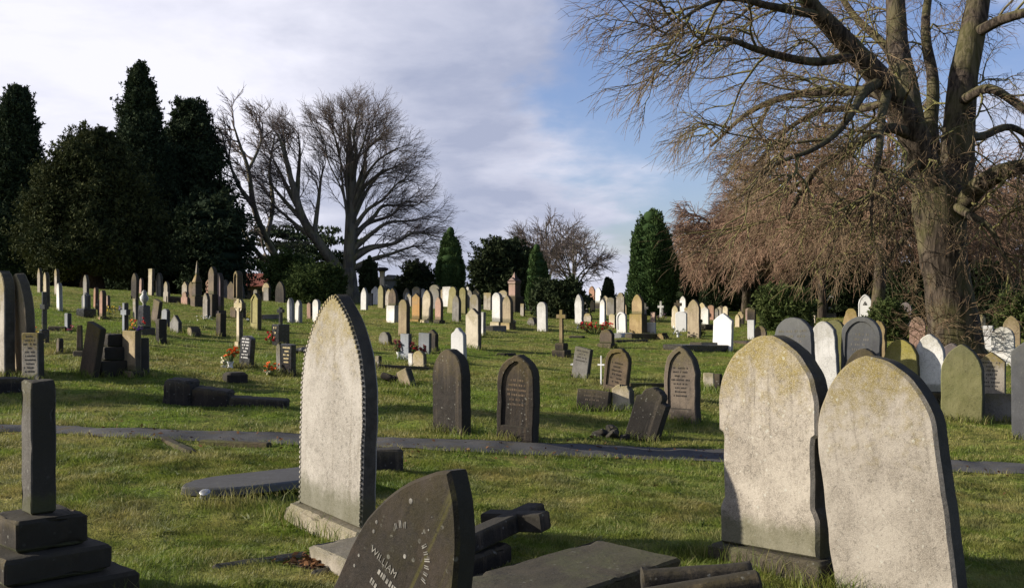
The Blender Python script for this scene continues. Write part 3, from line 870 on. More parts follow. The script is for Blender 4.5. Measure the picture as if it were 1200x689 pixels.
# ---- dark conifers at the left
def cone(w, p=1.0, tip=.04):
    return lambda t: w * (max(tip, (1 - t)) ** p) * min(1, .55 + t * 3.2)
def dome(w, lo=.75):
    return lambda t: w * math.sqrt(max(0.02, 1 - ((t - .36) / .66) ** 2)) if t > .36 else w * (lo + (1 - lo) * t / .36)
def put(Y, px, top, half_px):
    b = gbase(px, Y); H = hpx(top, Y) - b[2]
    return b, H, half_px / F * Y
GT = 'evergreen trees'
Y0 = 76.0
b, H, wd = put(Y0 + 6, 20, 112, 40)
evergreen('conifer_tree', 'tall dark cypress cut by the left edge with bushy rounded top', 'tree', lambda t: wd * min(1, (1.03 - t) ** .5 * 1.05) * min(1, .8 + t), b, H, 190, 1.05, 320, .27, M['firleaf'], 41, GT, shoots=5, shup=.5, elong=1.5, upright=.3, trunk_r=.35)
b, H, wd = put(Y0 - 6, 108, 156, 98)
evergreen('yew_tree', 'wide dark yew with olive tinted boughs in front of the tall cypress', 'tree', lambda t: wd * (max(.02, 1.0 - t) ** .58) * min(1, .82 + t), b, H, 170, 1.35, 620, .24, M['yewleaf'], 42, GT, shoots=12, elong=.5, trunk_r=.6, skirt=.13, core=.7)
b, H, wd = put(Y0 + 4, 164, 84, 52)
evergreen('conifer_tree', 'tallest dark cypress with a pointed leader among the left conifers', 'tree', lambda t: wd * (max(.02, 1 - t) ** .62) * min(1, .8 + t), b, H, 280, 1.0, 330, .26, M['firleaf'], 43, GT, shoots=6, shup=.6, elong=1.5, upright=.2, trunk_r=.4)
b, H, wd = put(Y0 + 8, 222, 122, 66)
evergreen('conifer_tree', 'dark layered fir with drooping tips at the right of the conifer group', 'tree', lambda t: wd * (max(.03, 1.02 - t) ** .5) * min(1, .85 + t), b, H, 230, 1.25, 290, .28, M['firleaf'], 44, GT, shoots=6, shup=-.3, elong=.42, droop=.16, trunk_r=.4, core=.62)
b, H, wd = put(Y0 + 2, 248, 232, 46)
evergreen('yew_tree', 'low dark yew under the layered fir', 'tree', dome(wd), b, H, 90, .95, 130, .34, M['firleaf'], 45, GT, elong=.8, trunk_r=.3)
b, H, wd = put(Y0 + 10, 50, 205, 70)
evergreen('yew_tree', 'shadowy dark yew between the edge cypress and the wide yew', 'tree', dome(wd), b, H, 110, 1.3, 110, .4, M['firleaf'], 46, GT, elong=.8, trunk_r=.3)
# ---- columnar Irish yews and small dark cypresses
def column(label, px, Y, top, half, seed, lobes=3, mat='irishleaf', fine=1.0):
    b, H, wd = put(Y, px, top, half)
    return evergreen('columnar_yew', label, 'tree', lambda t: wd * (1 if t < .45 else max(.12, 1 - ((t - .45) / .58) ** 2.1)) * min(1, .75 + t * 1.2), b, H, int(20 * lobes), wd * .38, int(1100 * fine), .17, M[mat], seed, 'columnar yews', shoots=2, shup=1.5, ztop=.84, elong=3.2, upright=1.1, trunk_r=.15, skirt=.02, core=.88)
column('slim green columnar yew standing right of the broad bare beech', 528, 72, 266, 16, 51)
column('narrow pointed columnar yew between the dark round bush and small bare trees', 629, 74, 286, 13.5, 52)
b, H, wd = put(66, 763, 247, 30)
for k, (dx, dz, s) in enumerate([(0, 0, 1)]):
    o = evergreen('columnar_yew', 'broad many lobed columnar yew, the biggest of the dark columns', 'tree', lambda t: wd * max(.22, 1 - (max(0, t - .38) / .70) ** 2.0) * min(1, .8 + t), b, H, 80, wd * .29, 1300, .18, M['irishleaf'], 53, 'columnar yews', shoots=2, shup=1.5, ztop=.84, elong=3.6, upright=1.1, trunk_r=.3, skirt=.02, core=.86)
column('small dark cypress left of the broad many lobed column', 712, 80, 325, 9, 54, 2, 'firleaf')
column('short dark ivy clad column beside the beech trunk', 433, 80, 299, 10, 55, 2, 'bushleaf')
column('dark narrow cypress at the edge of the russet thicket', 810, 82, 318, 9, 56, 2, 'firleaf')
column('dark green conifer half hidden in the russet thicket', 838, 74, 300, 16, 57, 2, 'firleaf')
b = (-15.5, 14.45, float(ground_z(-15.5, 14.45)))
evergreen('columnar_yew', 'columnar yew beyond the left edge, shading the lawn by the fallen tomb', 'tree', lambda t: .85 * (1 if t < .5 else max(.15, 1 - ((t - .5) / .55) ** 2)), b, 6.4, 40, .40, 300, .14, M['irishleaf'], 58, 'columnar yews', shoots=2, ztop=.9, elong=2.6, trunk_r=.14, skirt=.02, core=.8)
# ---- bushes
def bush(label, px, Y, top, half, seed, mat='bushleaf', nb=60, bough=.6, n=150, size=.22, name='bush', base=None):
    b = gbase(px, Y) if base is None else hit(px, base)
    Y = b[1]
    H = hpx(top, Y) - b[2]; wd = half / F * Y
    return evergreen(name, label, 'bush', dome(wd, .85), b, H, nb, bough, n, size, M[mat], seed, 'evergreen bushes', elong=.85, trunk_r=.12, skirt=.05, core=.8)
bush('large round dark evergreen on the skyline left of the narrow column', 589, 96, 290, 40, 61, nb=120, bough=1.1, n=150, size=.34)
bush('round dark bush behind the white round headed stone and stone cross', 655, 52, 337, 27, 62, nb=90, bough=.5, size=.2)
bush('smooth clipped dome shaped shrub below the broad beech', 373, 62, 317, 34, 63, 'clipleaf', 110, .5, 200, .16)
bush('dark shrub touching the clipped dome on its left', 340, 70, 306, 26, 64, 'clipleaf', 70, .7, 140, .24)
bush('dark rounded bush behind the round column monument', 489, 88, 316, 18, 65, nb=80, bough=.8, size=.28)
bush('loose leafy laurel bush in front of the russet thicket', 921, 44, 343, 30, 66, 'laurel', 90, .45, 130, .15)
bush('twiggy green bush beside the white headstone with a triangle emblem', 1040, 38, 361, 20, 67, 'laurel', 60, .34, 100, .12)
bush('dark bush at the right edge behind the mauve stone', 1192, 40, 352, 22, 69, 'laurel', 50, .4, 110, .16)
bush('dark ivy thicket right of the great trunk', 1150, 44, 318, 22, 70, 'bushleaf', 60, .5, 130, .18)
bush('ivy undergrowth behind the great trunk on its left', 1075, 50, 322, 34, 72, 'bushleaf', 80, .6, 120, .2)
bush('dark undergrowth beneath the slim pale stemmed tree', 990, 66, 325, 44, 73, 'bushleaf', 90, .8, 110, .24)
# flat layered cedar behind the shrubs
rng = np.random.default_rng(71)
b = gbase(352, 98); o = empty('cedar_tree', b); tag(o, 'flat layered dark cedar behind the leaning bare tree', 'tree', GT)
parts = []
for k in range(26):
    py = 268 + 52 * (k / 26); px = 340 + rng.normal() * 22 + (12 if k % 2 else -12)
    c = np.array(at(px, py, 98 + rng.normal() * 2.5)); s = np.array([1.7 + rng.random(), 1.5, .16 + .1 * rng.random()])
    parts.append(sprays(c[None], s[None], 260, .4, rng))
crown_mesh('crown', parts, M['firleaf'], o, b)
tb = Tubes(); tb.add(np.array([[[b[0], b[1], b[2] - .2], [b[0], b[1], b[2] + 3.], [b[0] - .3, b[1], hpx(272, 98)]]]), np.array([[.4, .3, .08]]), 8)
tb.build('trunk', M['yewbark'], o, b)

# ---- far hedge and woodland that read as one mass
def hedge(name, pts, h0, seed, n, mat, size, label=None, thick=1.4):
    rng = np.random.default_rng(seed); P = np.array(pts, float)
    seg = np.linalg.norm(np.diff(P, axis=0), axis=1); cum = np.concatenate([[0], np.cumsum(seg)])
    u = rng.random(n) * cum[-1]
    X = np.interp(u, cum, P[:, 0]); Y = np.interp(u, cum, P[:, 1]) + rng.normal(size=n) * thick * .4
    hh = h0 * (.35 + .75 * rng.random(n)) * (.65 + .7 * fbm(u * .12, u * 0 + seed))
    C = np.stack([X, Y, ground_z(X, Y) + hh * .5], 1); S = np.stack([thick * .8 + 0 * hh, thick * .6 + 0 * hh, hh * .55], 1)
    o = crown_mesh(name, [sprays(C, S, 60, size, rng), core_blob(C, S, .7)], M[mat], None, (0, 0, 0))
    tag(o, label, None, None, 'stuff'); return o
hedge('distant_hedge', [(-64, 100), (-20, 104), (0, 135), (26, 128)], 1.9, 81, 300, 'bushleaf', .5)
hedge('distant_woodland', [(14, 96), (30, 92), (60, 86)], 5.2, 82, 260, 'bushleaf', .6, thick=2.4)
hedge('boundary_hedge', [(-50, 86), (-38, 85), (-24, 88)], 2.0, 83, 130, 'firleaf', .35)
# ================================================================== GRAVES
EXC = []      # (cx,cy,half u,half v,angle) where no grass grows
TUFT = []     # (cx,cy,half width,angle,amount) where the mower misses the long grass
GH = 'headstones in the cemetery'

def arcpts(cx, cz, r, a0, a1, n):
    return [(cx + r * math.cos(a0 + (a1 - a0) * i / n), cz + r * math.sin(a0 + (a1 - a0) * i / n)) for i in range(n + 1)]
def head(shape, w, h):
    """right half of the outline, from the bottom up to the apex (x>=0)"""
    hw = w / 2
    if shape in ('gothic', 'lancet', 'round', 'drop'):
        ah = {'gothic': min(.78 * w, .6 * h), 'lancet': min(1.05 * w, .6 * h), 'round': hw * 1.001, 'drop': min(.64 * w, .6 * h)}[shape]
        c = (ah * ah - hw * hw) / w; rr = c + hw
        return [(hw, 0), (hw, (h - ah) * .5)] + arcpts(-c, h - ah, rr, 0, math.asin(min(1, ah / rr)), 18)[:-1] + [(0, h)]
    if shape == 'segment':
        ah = w * .2; rr = (hw * hw + ah * ah) / (2 * ah); a = math.asin(hw / rr)
        return [(hw, 0), (hw, (h - ah) * .5)] + [(rr * math.sin(a * (1 - i / 8)), h - rr + rr * math.cos(a * (1 - i / 8))) for i in range(9)]
    if shape == 'flat': return [(hw, 0), (hw, h * .5), (hw, h - .01), (hw - .01, h), (0, h)]
    if shape == 'gable': return [(hw, 0), (hw, h * .5), (hw, h - hw * .75), (hw * .5, h - hw * .36), (0, h)]
    if shape == 'shoulder':
        q = head('gothic', w * .80, h * .55); z0 = h * .45
        return [(hw, 0), (hw, z0 * .6), (hw, z0 * 1.0), (hw * .93, z0 + .03 * h), (hw * .80, z0 + .05 * h)] + [(x, z0 + z) for x, z in q[2:]]
    if shape == 'roundshoulder':
        q = head('round', w * .72, w * .36 + .001)
        return [(hw, 0), (hw, h * .4), (hw, h - w * .40), (hw * .9, h - w * .37), (hw * .72, h - w * .36)] + [(x, h - w * .36 + z) for x, z in q[3:]]
    if shape == 'ogee':
        return [(hw, 0), (hw, h * .45), (hw, h * .74), (hw * .97, h * .80), (hw * .80, h * .85), (hw * .58, h * .88), (hw * .42, h * .91), (hw * .30, h * .955), (hw * .16, h * .985), (0, h)]
    if shape == 'notch':      # broad gothic head over a narrower waist and a wider foot
        q = head('drop', w, h * .55)
        return [(hw * .98, 0), (hw * .98, h * .17), (hw * .94, h * .20), (hw * .905, h * .22), (hw * .905, h * .50), (hw * .92, h * .53), (hw, h * .545), (hw, h * .565)] + [(x, h * .45 + z) for x, z in q[2:]]
    if shape == 'obelisk': return [(hw, 0), (hw * .93, h * .4), (hw * .82, h * .86), (0, h)]
    if shape == 'rough': return [(hw, 0), (hw * 1.05, h * .3), (hw * .8, h * .6), (hw * .62, h * .82), (hw * .3, h * .96), (0, h)]
def outline(shape, w, h, sunk=.15, wear=.003, seed=0):
    rr = random.Random(seed)
    r = head(shape, w, h)
    r = [(x, (z if i else -sunk)) for i, (x, z) in enumerate(r)]
    pts = r + [(-x, z) for x, z in reversed(r[:-1])]
    # start at bottom right, go up and over to bottom left: anticlockwise seen from the front
    if wear > .004 and h > .9:      # finer outline so the edge can be chipped
        fine = []
        for (a, b) in zip(pts[:-1], pts[1:]):
            n = max(1, int(math.dist(a, b) / .05))
            fine += [(a[0] + (b[0] - a[0]) * i / n, a[1] + (b[1] - a[1]) * i / n) for i in range(n)]
        pts = fine + [pts[-1]]
    n = len(pts)
    jt = [[(rr.random() - .5) * 2 * wear * (1 if rr.random() < .9 else 2.2) for i in range(n)] for q in range(2)]
    for q in range(2):      # soft wear rather than teeth
        jt[q] = [(jt[q][max(0, i - 1)] + jt[q][i] * 1.4 + jt[q][min(n - 1, i + 1)]) / 2.4 for i in range(n)]
    ap = max(range(n), key=lambda i: pts[i][1])
    return [(x + jt[0][i], z + (jt[1][i] if i != ap else -wear)) if 0 < i < n - 1 else (x, z) for i, (x, z) in enumerate(pts)]
def inner(pts, w, h, m):
    """panel outline with the same number of points"""
    z0 = h * .16
    return [(x * (1 - 2 * m / w), max(z0, z - m * 1.1) if z > 0 else z0) for x, z in pts]

def lettering(w, z0, z1, rows, y, seed, hgt=None, fill=.75):
    """rows of worn, unreadable letters"""
    rr = random.Random(seed); mb = MB()
    hgt = hgt or (z1 - z0) / rows * .45
    for k in range(rows):
        z = z1 - (z1 - z0) * (k + .5) / rows
        L = w * fill * (.5 + .5 * rr.random()); x = -L / 2
        while x < L / 2:
            g = hgt * (.35 + .5 * rr.random())
            if rr.random() < .82:
                mb.box(x, x + g * .8, y - .002, y + .004, z, z + hgt * (.8 + .25 * rr.random()))
            x += g * 1.25
    return mb

_used = [0]
def H(label, px, base, h, w, shape, mat, phi=47, roll=0.0, pitch=0.0, plinth=None, panel=0, text=None, t=None, name='headstone', cat='headstone', group=GH,
      wear=.003, wmul=1.0, bev=.012, plmat=None, ydist=None, pw=1.12):
    _used[0] += 1; sd = _used[0]; rr = random.Random(sd * 13)
    if ydist is None: X, Y, Z = hit(px, base)
    else:
        Y = ydist; X = px_at(px, Y); Z = float(ground_z(X, Y))
    k = Y / F
    phi = phi + rr.uniform(-4, 4)
    rel = R(phi) - math.atan((px - 600) / F)
    hm = h * k
    tm = t if t else min(.20, .075 + .05 * hm * rr.uniform(.8, 1.2))
    wm = (w * k - tm * abs(math.sin(rel))) / max(.25, math.cos(rel)) * wmul
    wm = min(max(wm, .22 * hm, .12), 1.15 * max(hm, .4))
    rot = (R(pitch + rr.uniform(-1.2, 1.2)), R(roll + rr.uniform(-1.3, 1.3)), -R(phi))
    ph = plinth * k if plinth else 0.0
    pts = outline(shape, wm, hm - ph, .18 if not plinth else .0, wear, sd)
    if plinth: pts = [(x, z + ph) for x, z in pts]
    pn = (inner(pts, wm, hm, min(.07, wm * .12)), .012 + .012 * panel) if panel else None
    mb = MB().slab(pts, tm, min(bev, tm * .22), pn)
    if plinth or text:
        o = empty(name, (X, Y, Z), rot)
        ex_ = None
        if text:
            rows, tmname, z0, z1 = text
            yy = -tm / 2 + (.012 + .012 * panel if panel else 0)
            ex_ = (lettering(wm * (1 - .2 * bool(panel)), ph + (hm - ph) * z0, ph + (hm - ph) * z1, rows, yy, sd), M[tmname])
        mb.build('slab', M[mat], o, extra=ex_)
        if plinth:
            MB().box(-wm * pw / 2, wm * pw / 2, -tm * 1.05, tm * 1.05, -.2, ph - .003, .02).build('plinth', M[plmat or mat], o)
    else:
        o = mb.build(name, M[mat]); o.location = (X, Y, Z); o.rotation_euler = rot
    tag(o, label, cat, group)
    if Y < 46: TUFT.append((X, Y, wm / 2, -R(phi), 1.0))
    return o

# ---- far left
H('tall pale brown headstone cut by the left edge of the photo', 5, 441, 124, 24, 'gothic', 'limegrey', 47, 0, 0, None, wear=.006)
H('tall brown tapering headstone leaning beside the one at the left edge', 28, 441, 121, 29, 'gothic', 'tan', 47, 3, 4, None, wear=.006)
H('squat grey block with rows of dark lettering standing before the leaning brown stone', 39, 445, 55, 25, 'flat', 'limegrey', 12, 0, 0, None, text=(10, 'cut', .12, .95), t=.16)
H('leftmost slim pale headstone in the shade of the far left lawn', 47, 343, 29, 6, 'lancet', 'limegrey')
H('slim pale pointed headstone second from left on the far left lawn', 55, 359, 40, 7, 'lancet', 'cream')
H('thin shaded headstone standing behind the white one on the far left lawn', 67, 346, 31, 6, 'gothic', 'limegrey')
H('bright white slim headstone in sun on the far left lawn', 70, 365, 33, 7, 'gothic', 'white')
H('small blue grey tablet beside the low flower row at the left', 80, 388, 21, 8, 'flat', 'bluegrey')
H('little leaning stone stub on the grass behind the broken pedestal shaft', 70, 414, 18, 7, 'round', 'brown', 47, 4)
H('dark headstone with pale rim left of the yew trunk', 101, 347, 25, 7, 'gothic', 'grey', 50)
H('pinkish pale pointed headstone just right of the yew trunk', 112.5, 362, 25, 6, 'gothic', 'pink')
H('pink round headed headstone in front of the yew trunk', 120.5, 374, 34, 8, 'gothic', 'pink', plinth=3)
H('tiny pale pink headstone right of the round headed pink one', 127, 361, 15, 5, 'gothic', 'pink')
H('upright grey slab without curved top behind the orange and purple flowers', 159.5, 375, 25, 7, 'flat', 'limegrey')
H('dark sooty pointed headstone in shade left of the pale pink slim one', 158, 352, 32, 9, 'gothic', 'soot')
H('slim pale pink headstone against the dark pointed ones', 165.5, 344, 18, 5, 'gothic', 'pink')
H('tall bright cream square topped stone glowing under the conifers', 177, 346, 31, 7, 'flat', 'cream', wear=.006)
H('dark arched headstone with pale rim right of the glowing cream stone', 187, 348, 28, 8, 'gothic', 'grey', panel=1)
H('grey pointed headstone with stepped shoulders under the conifers', 195.5, 354, 24, 8, 'shoulder', 'limegrey')
H('faint grey headstone deep in the conifer shade', 205.5, 342, 13, 5, 'gothic', 'grey')
H('brown slab leaning over to the right among the left hand graves', 182, 378, 27, 11, 'flat', 'brown', 47, 14)
H('dark upright block with black side in front of the grey curved stone', 189, 402, 28, 13, 'flat', 'soot', 47, t=.18)
H('shiny grey curved topped headstone behind the dark upright block', 194, 382, 20, 10, 'segment', 'bluegrey')
H('squat grey gabled headstone on the lawn right of the dark upright block', 206, 390, 21, 14, 'gable', 'grey')
# leaning slab on a stepped pedestal
H('dark slab propped at a slant against the dark stepped pedestal', 104, 440, 62, 22, 'flat', 'brown', 40, 17, 0, t=.11, wear=.008)
X, Y, Z = hit(124, 440); k = Y / F
o = empty('stepped_pedestal', (X, Y + .3, Z), (0, 0, -R(47))); tag(o, 'dark stepped pedestal without its cross, behind a slanted slab', 'pedestal', 'cross pedestals')
for i, (s, z0, z1) in enumerate([(.62, -.1, 17 * k), (.46, 17 * k, 33 * k), (.28, 33 * k, 48 * k)]):
    MB().box(-s / 2, s / 2, -s / 2, s / 2, z0 + .002, z1, .02).build('step', M['soot'], o)
H('tan square headstone with dark streaked top beside the stepped pedestal', 154, 440, 53, 22, 'flat', 'tan', 44, 0, 0, plinth=6, wear=.008)
H('narrow pale edged post touching the tan streaked square headstone', 166, 440, 44, 10, 'flat', 'grey', 47, t=.2)
X, Y, Z = hit(93.5, 417); k = Y / F
o = empty('stone_post', (X, Y, Z)); tag(o, 'thin brown post on a small square foot left of the slanted slab', 'post')
MB().box(-.09, .09, -.09, .09, -.1, 6 * k, .015).build('foot', M['brown'], o)
MB().box(-.045, .045, -.045, .045, 6 * k, 36 * k, .01, taper=.8).build('shaft', M['brown'], o)
H('squat pink urn shaped stone in shade below the dark conifers', 217, 357, 15, 10, 'roundshoulder', 'pink')
H('dark brown pointed headstone left of the yellow lit monument', 225.5, 357, 27, 8, 'gothic', 'brown')
H('tall dark pointed pillar stone right of the yellow lit monument', 249, 371, 58, 11, 'gothic', 'brown', plinth=26, pw=1.25)
H('tall slim grey pointed headstone beside the dark pillar stone', 257.5, 372, 52, 10, 'lancet', 'purple', plinth=8)
H('rough pale pointed stone with white flowers round its foot', 242, 374, 31, 9, 'lancet', 'limegrey', wear=.01)
H('dark slab with white scroll lying on its top', 259, 394, 27, 12, 'flat', 'soot', t=.16)
H('low rough brown rock on the lawn left of the scroll topped slab', 227, 393, 10, 16, 'rough', 'tan', wear=.02, t=.25)
H('grey pointed headstone with yellow stained foot and gabled panel', 300, 386, 42, 13, 'gable', 'olive', panel=1)
H('dim dark post shaped headstone behind the yellow stained one', 300, 350, 27, 7, 'flat', 'soot')
H('black headstone with white lettering behind the orange and cream flowers', 288.5, 431, 38, 18, 'segment', 'black', 40, 3, -3, text=(7, 'whitepaint', .25, .92))
H('black upright headstone with gilt lettering right of the red and orange flowers', 338, 440, 37, 18, 'flat', 'black', 38, 0, 0, text=(5, 'gold', .35, .92))
H('narrow pale grey stone standing behind the gilt lettered black headstone', 329, 438, 35, 7, 'round', 'grey', 38)
H('left of a pair of white slim headstones below the clipped dome shrub', 341, 378, 29, 9, 'gothic', 'white')
H('right of a pair of white slim headstones below the clipped dome shrub', 350, 378, 26, 9, 'gothic', 'white')
H('small brown headstone between white ones below the clipped dome shrub', 363, 374, 20, 7, 'gable', 'pink')
H('white headstone with dark edge right of the small brown one', 371, 378, 27, 10, 'round', 'white')
H('pale pointed headstone peeping over the shoulder of the big pale stone', 389, 364, 17, 8, 'gothic', 'cream')

# ---- centre, far
H('white pointed headstone standing alone before the beech trunk', 427, 363, 26, 9, 'lancet', 'white')
H('dark tall headstone left of the round column monument', 442, 352, 29, 6, 'flat', 'grey')
H('greenish pointed headstone in front of the round column monument', 447, 361, 27, 9, 'gothic', 'olive')
H('brown pointed headstone set on a white block', 460.5, 378, 40, 12, 'gothic', 'brown', plinth=20, plmat='white', pw=1.1)
H('white ornate headstone with a dark emblem on its face', 476.5, 353, 21, 8, 'ogee', 'brightwhite', text=(3, 'cut', .35, .85))
H('grey headstone half hidden behind the white one with dark emblem', 480.5, 348, 19, 7, 'gothic', 'grey')
H('large round topped tan headstone with yellow head right of the big pale stone', 473.5, 394, 43, 14, 'round', 'tan', plinth=None, wear=.005)
H('orange brown pointed headstone in the middle row', 488.5, 376, 32, 12, 'gable', 'orange', plinth=2)
H('pale tall headstone with rust streaks right of the orange brown one', 501, 378, 38, 13, 'gothic', 'cream', plinth=3)
H('dark pointed slab rising behind the pale rust streaked headstone', 498, 350, 27, 9, 'gothic', 'grey')
H('dim grey headstone left of the dark pointed slab', 492, 350, 14, 6, 'flat', 'grey')
H('small buff pointed headstone with a dark foot', 514.5, 379, 31, 10, 'gothic', 'pink', plinth=4, plmat='soot')
H('rounded grey headstone showing behind the small buff pointed one', 511, 362, 24, 11, 'round', 'grey')
H('yellow lichened headstone leaning left behind a dark grey one', 529, 367, 31, 11, 'round', 'olive', 47, 6)
H('dark grey headstone in front of the leaning yellow lichened one', 535, 377, 31, 11, 'gothic', 'grey')
H('yellow rimmed oval topped headstone at the foot of the slim column yew', 543, 367, 30, 10, 'round', 'olive')
H('white narrow headstone glimpsed behind the yellow oval topped one', 548.5, 357, 21, 5, 'round', 'white')
H('tall pale headstone with green top behind the cream shouldered one', 557, 394, 49, 14, 'round', 'limegrey')
H('cream pointed headstone with sloping shoulders and black side', 555, 409, 48, 19, 'gable', 'cream', wear=.005)
H('white slab edge standing close behind the cream shouldered headstone', 565.5, 393, 27, 8, 'flat', 'white')
H('bright white headstone with curved shoulders behind the dark round topped stone', 538, 426, 42, 19, 'ogee', 'brightwhite', 40)
H('small lichen green headstone behind the white round topped one', 577, 355, 18, 8, 'round', 'olive')
H('white round topped headstone on a dark banded plinth', 583, 384, 41, 13, 'round', 'white', plinth=7, plmat='cream')
H('tan round topped headstone on a broad plinth next to the white one', 595.5, 385, 39, 13, 'gothic', 'tan', plinth=7)
H('tall dark slab on the skyline left of the pink spire', 578, 352, 33, 10, 'flat', 'grey')
H('dark slab on the skyline in front of the large dark bush', 556, 352, 20, 8, 'flat', 'grey')
H('small grey post headstone right of the tan round topped one', 612.5, 370, 14, 6, 'flat', 'limegrey')
H('low pale grey rubble stone left of the white round headed stone', 624, 381, 10, 14, 'rough', 'grey', wear=.03, t=.25)
H('white round headed headstone standing alone on the lawn by the dark bush', 636, 388, 34, 13, 'round', 'white', 42)
H('whitish draped stone with green head right of the dark bush', 679, 380, 35, 11, 'lancet', 'white', wear=.012)
H('rough low rounded stone behind the left end of the red flower bed', 689, 377, 10, 11, 'round', 'limegrey', wear=.02)
H('pinkish white headstone on the skyline left of the small dark cypress', 694, 358, 25, 8, 'gothic', 'pink', plinth=6, plmat='soot')
H('white headstone on a dark box plinth beside the pinkish one', 701.5, 362, 25, 8, 'gothic', 'brightwhite', plinth=7, plmat='soot')
H('white narrow headstone just above the right end of the red flowers', 706.5, 380, 29, 8, 'gothic', 'white')
H('squat grey round topped headstone right of the red flower bed', 711.5, 407, 21, 18, 'round', 'brown', 40, t=.16, wear=.01, plinth=5)
H('tall lichened headstone behind the white arched one', 727.5, 369, 26, 11, 'roundshoulder', 'limegrey')
H('cream block headstone left of the white arched one', 718, 384, 16, 9, 'segment', 'cream')
H('small cream stone in the row behind the cream block', 717, 367, 13, 8, 'flat', 'cream')
H('white arched headstone with a sunk panel beside the tall tan one', 729, 391, 25, 13, 'round', 'brightwhite', 38, panel=1)
H('tall tan pointed headstone upon a wider tan base block', 748, 391, 46, 15, 'gothic', 'tan', plinth=23, pw=1.25, wear=.005)
H('plain white square tablet right of the tall tan headstone', 762, 391, 13, 15, 'flat', 'brightwhite', 36)
H('small tan boulder on the grass right of the white square tablet', 777, 397, 7, 14, 'round', 'tan', wear=.03, t=.3)
H('small mauve pink stone behind the white square tablet', 765.5, 378, 12, 7, 'flat', 'pink')
H('white upright in the gap left of the tall tan headstone', 739.5, 366, 9, 5, 'flat', 'white')
H('pale grey tablet right of the tall lichened headstone', 732, 366, 12, 7, 'flat', 'bluegrey')

# ---- right of centre
H('white slim pointed headstone against the dark column yew foot', 800.5, 368, 21, 8, 'gothic', 'white')
H('cream rounded headstone behind the bright white block', 792, 385, 27, 11, 'shoulder', 'cream')
H('bright white squarish headstone with white flowers at its foot', 798.5, 389, 24, 14, 'segment', 'brightwhite', 34)
H('tan pointed headstone with a dark withered shrub before it', 813.5, 396, 45, 16, 'gothic', 'tan', 40, wear=.005)
H('big white gabled headstone with dark edge on the right lawn', 847, 412, 45, 24, 'gable', 'brightwhite', 38, 3, wear=.006)
H('small white upright tablet in the far right rows', 840.5, 367, 11, 5, 'flat', 'brightwhite')
H('sloping dark slab beside the small white upright tablet', 845, 371, 12, 10, 'flat', 'soot', 47, 24)
H('small dark headstone with cream face in the right rows', 868, 380, 15, 9, 'roundshoulder', 'tan')
H('flat topped pinkish headstone in the right rows', 877.5, 376, 15, 8, 'segment', 'pink')
H('bright white post shaped headstone above the left great headstone', 880.5, 398, 23, 9, 'flat', 'brightwhite', 30)
H('low brown round stone just behind the apex of the left great headstone', 891.5, 400, 18, 15, 'round', 'brown', 40)
H('white rectangular headstone right of the laurel bush', 961, 370, 14, 10, 'flat', 'white', 30)
H('rough tan broken headstone behind the dark slate stones', 998, 387, 26, 20, 'rough', 'tan', 40, wear=.02)
H('dark slate round topped headstone left of the leaning white one', 934, 462, 90, 46, 'round', 'slate', 40, -2, 0, text=(8, 'grey', .30, .84), t=.13, wear=.005)
H('dull yellow round topped stone peeping left of the left slate headstone', 917, 420, 36, 12, 'round', 'tan', 44)
H('white round topped headstone leaning between the two dark slate ones', 970, 462, 86, 30, 'drop', 'white', 36, -4, 0, wear=.006)
H('green mossy round headstone tucked behind the leaning white one', 979, 440, 65, 24, 'round', 'green', 40, 0)
H('dark slate round topped headstone with a ring of lettering on its head', 1008, 466, 95, 46, 'round', 'slate', 38, 1, 0, text=(8, 'grey', .30, .80), t=.13, panel=1, wear=.005)
H('dark rounded headstone hidden behind the right great headstone', 1013, 480, 72, 48, 'drop', 'soot', 44, 0, 0, wear=.006)
H('ivy twigged mottled stone right of the ringed slate headstone', 1031, 425, 50, 17, 'gothic', 'tan', 40, 0, 0, wear=.012)
H('olive yellow round headstone left of the white pointed one', 1056, 468, 71, 40, 'drop', 'olive', 36, 0, 0, wear=.006)
H('mottled mauve round headstone left of the pink one', 1061, 388, 34, 14, 'drop', 'purple', 36, 0, 0, wear=.01)
H('pink round headstone laced with twigs before the great trunk', 1076, 412, 41, 19, 'drop', 'pink', 34, 0, 0, wear=.006)
H('small tan headstone peeping above the pink round one', 1073, 378, 19, 10, 'roundshoulder', 'tan', 36)
H('cream streaked headstone touching the left side of the great trunk', 1092, 385, 27, 9, 'gothic', 'cream', 36)
H('white pointed headstone with weathered edges left of the green one', 1092, 472, 81, 33, 'gothic', 'white', 36, -1, 0, plinth=13, plmat='soot', wear=.010)
H('dark brown round headstone behind the green pointed one', 1116, 462, 60, 24, 'drop', 'purple', 36, 0)
H('tall green algae covered pointed headstone on the right lawn', 1128.5, 493, 90, 48, 'gothic', 'green', 38, 0, 0, t=.17, wear=.006)
H('grey shouldered headstone with faint inscription right of the green one', 1162, 470, 58, 31, 'gable', 'limegrey', 34, 0, 0, text=(7, 'cut', .25, .8), wear=.006)
H('low dark tablet below the grey shouldered headstone', 1172, 493, 32, 36, 'flat', 'grey', 30, 0, -4)
H('large white round shouldered headstone behind the grey shouldered one', 1176, 428, 45, 26, 'round', 'white', 34, 0, 0, wear=.005)
H('white square block left of the large white round shouldered headstone', 1158, 413, 31, 13, 'flat', 'brightwhite', 34, 0, 0)
H('tan pointed headstone near the right edge behind the large white one', 1186, 408, 38, 19, 'gothic', 'tan', 34, 0, 0)
H('mauve shouldered headstone beneath the cream one near the right edge', 1168.5, 388, 26, 16, 'roundshoulder', 'purple', 34)
H('cream headstone with carved top among the twigs near the right edge', 1167, 365, 20, 11, 'segment', 'cream', 34, panel=1)
H('dark purple grey headstone cut by the right edge of the photo', 1204, 516, 116, 34, 'gable', 'slate', 40, 0, 0, t=.16)

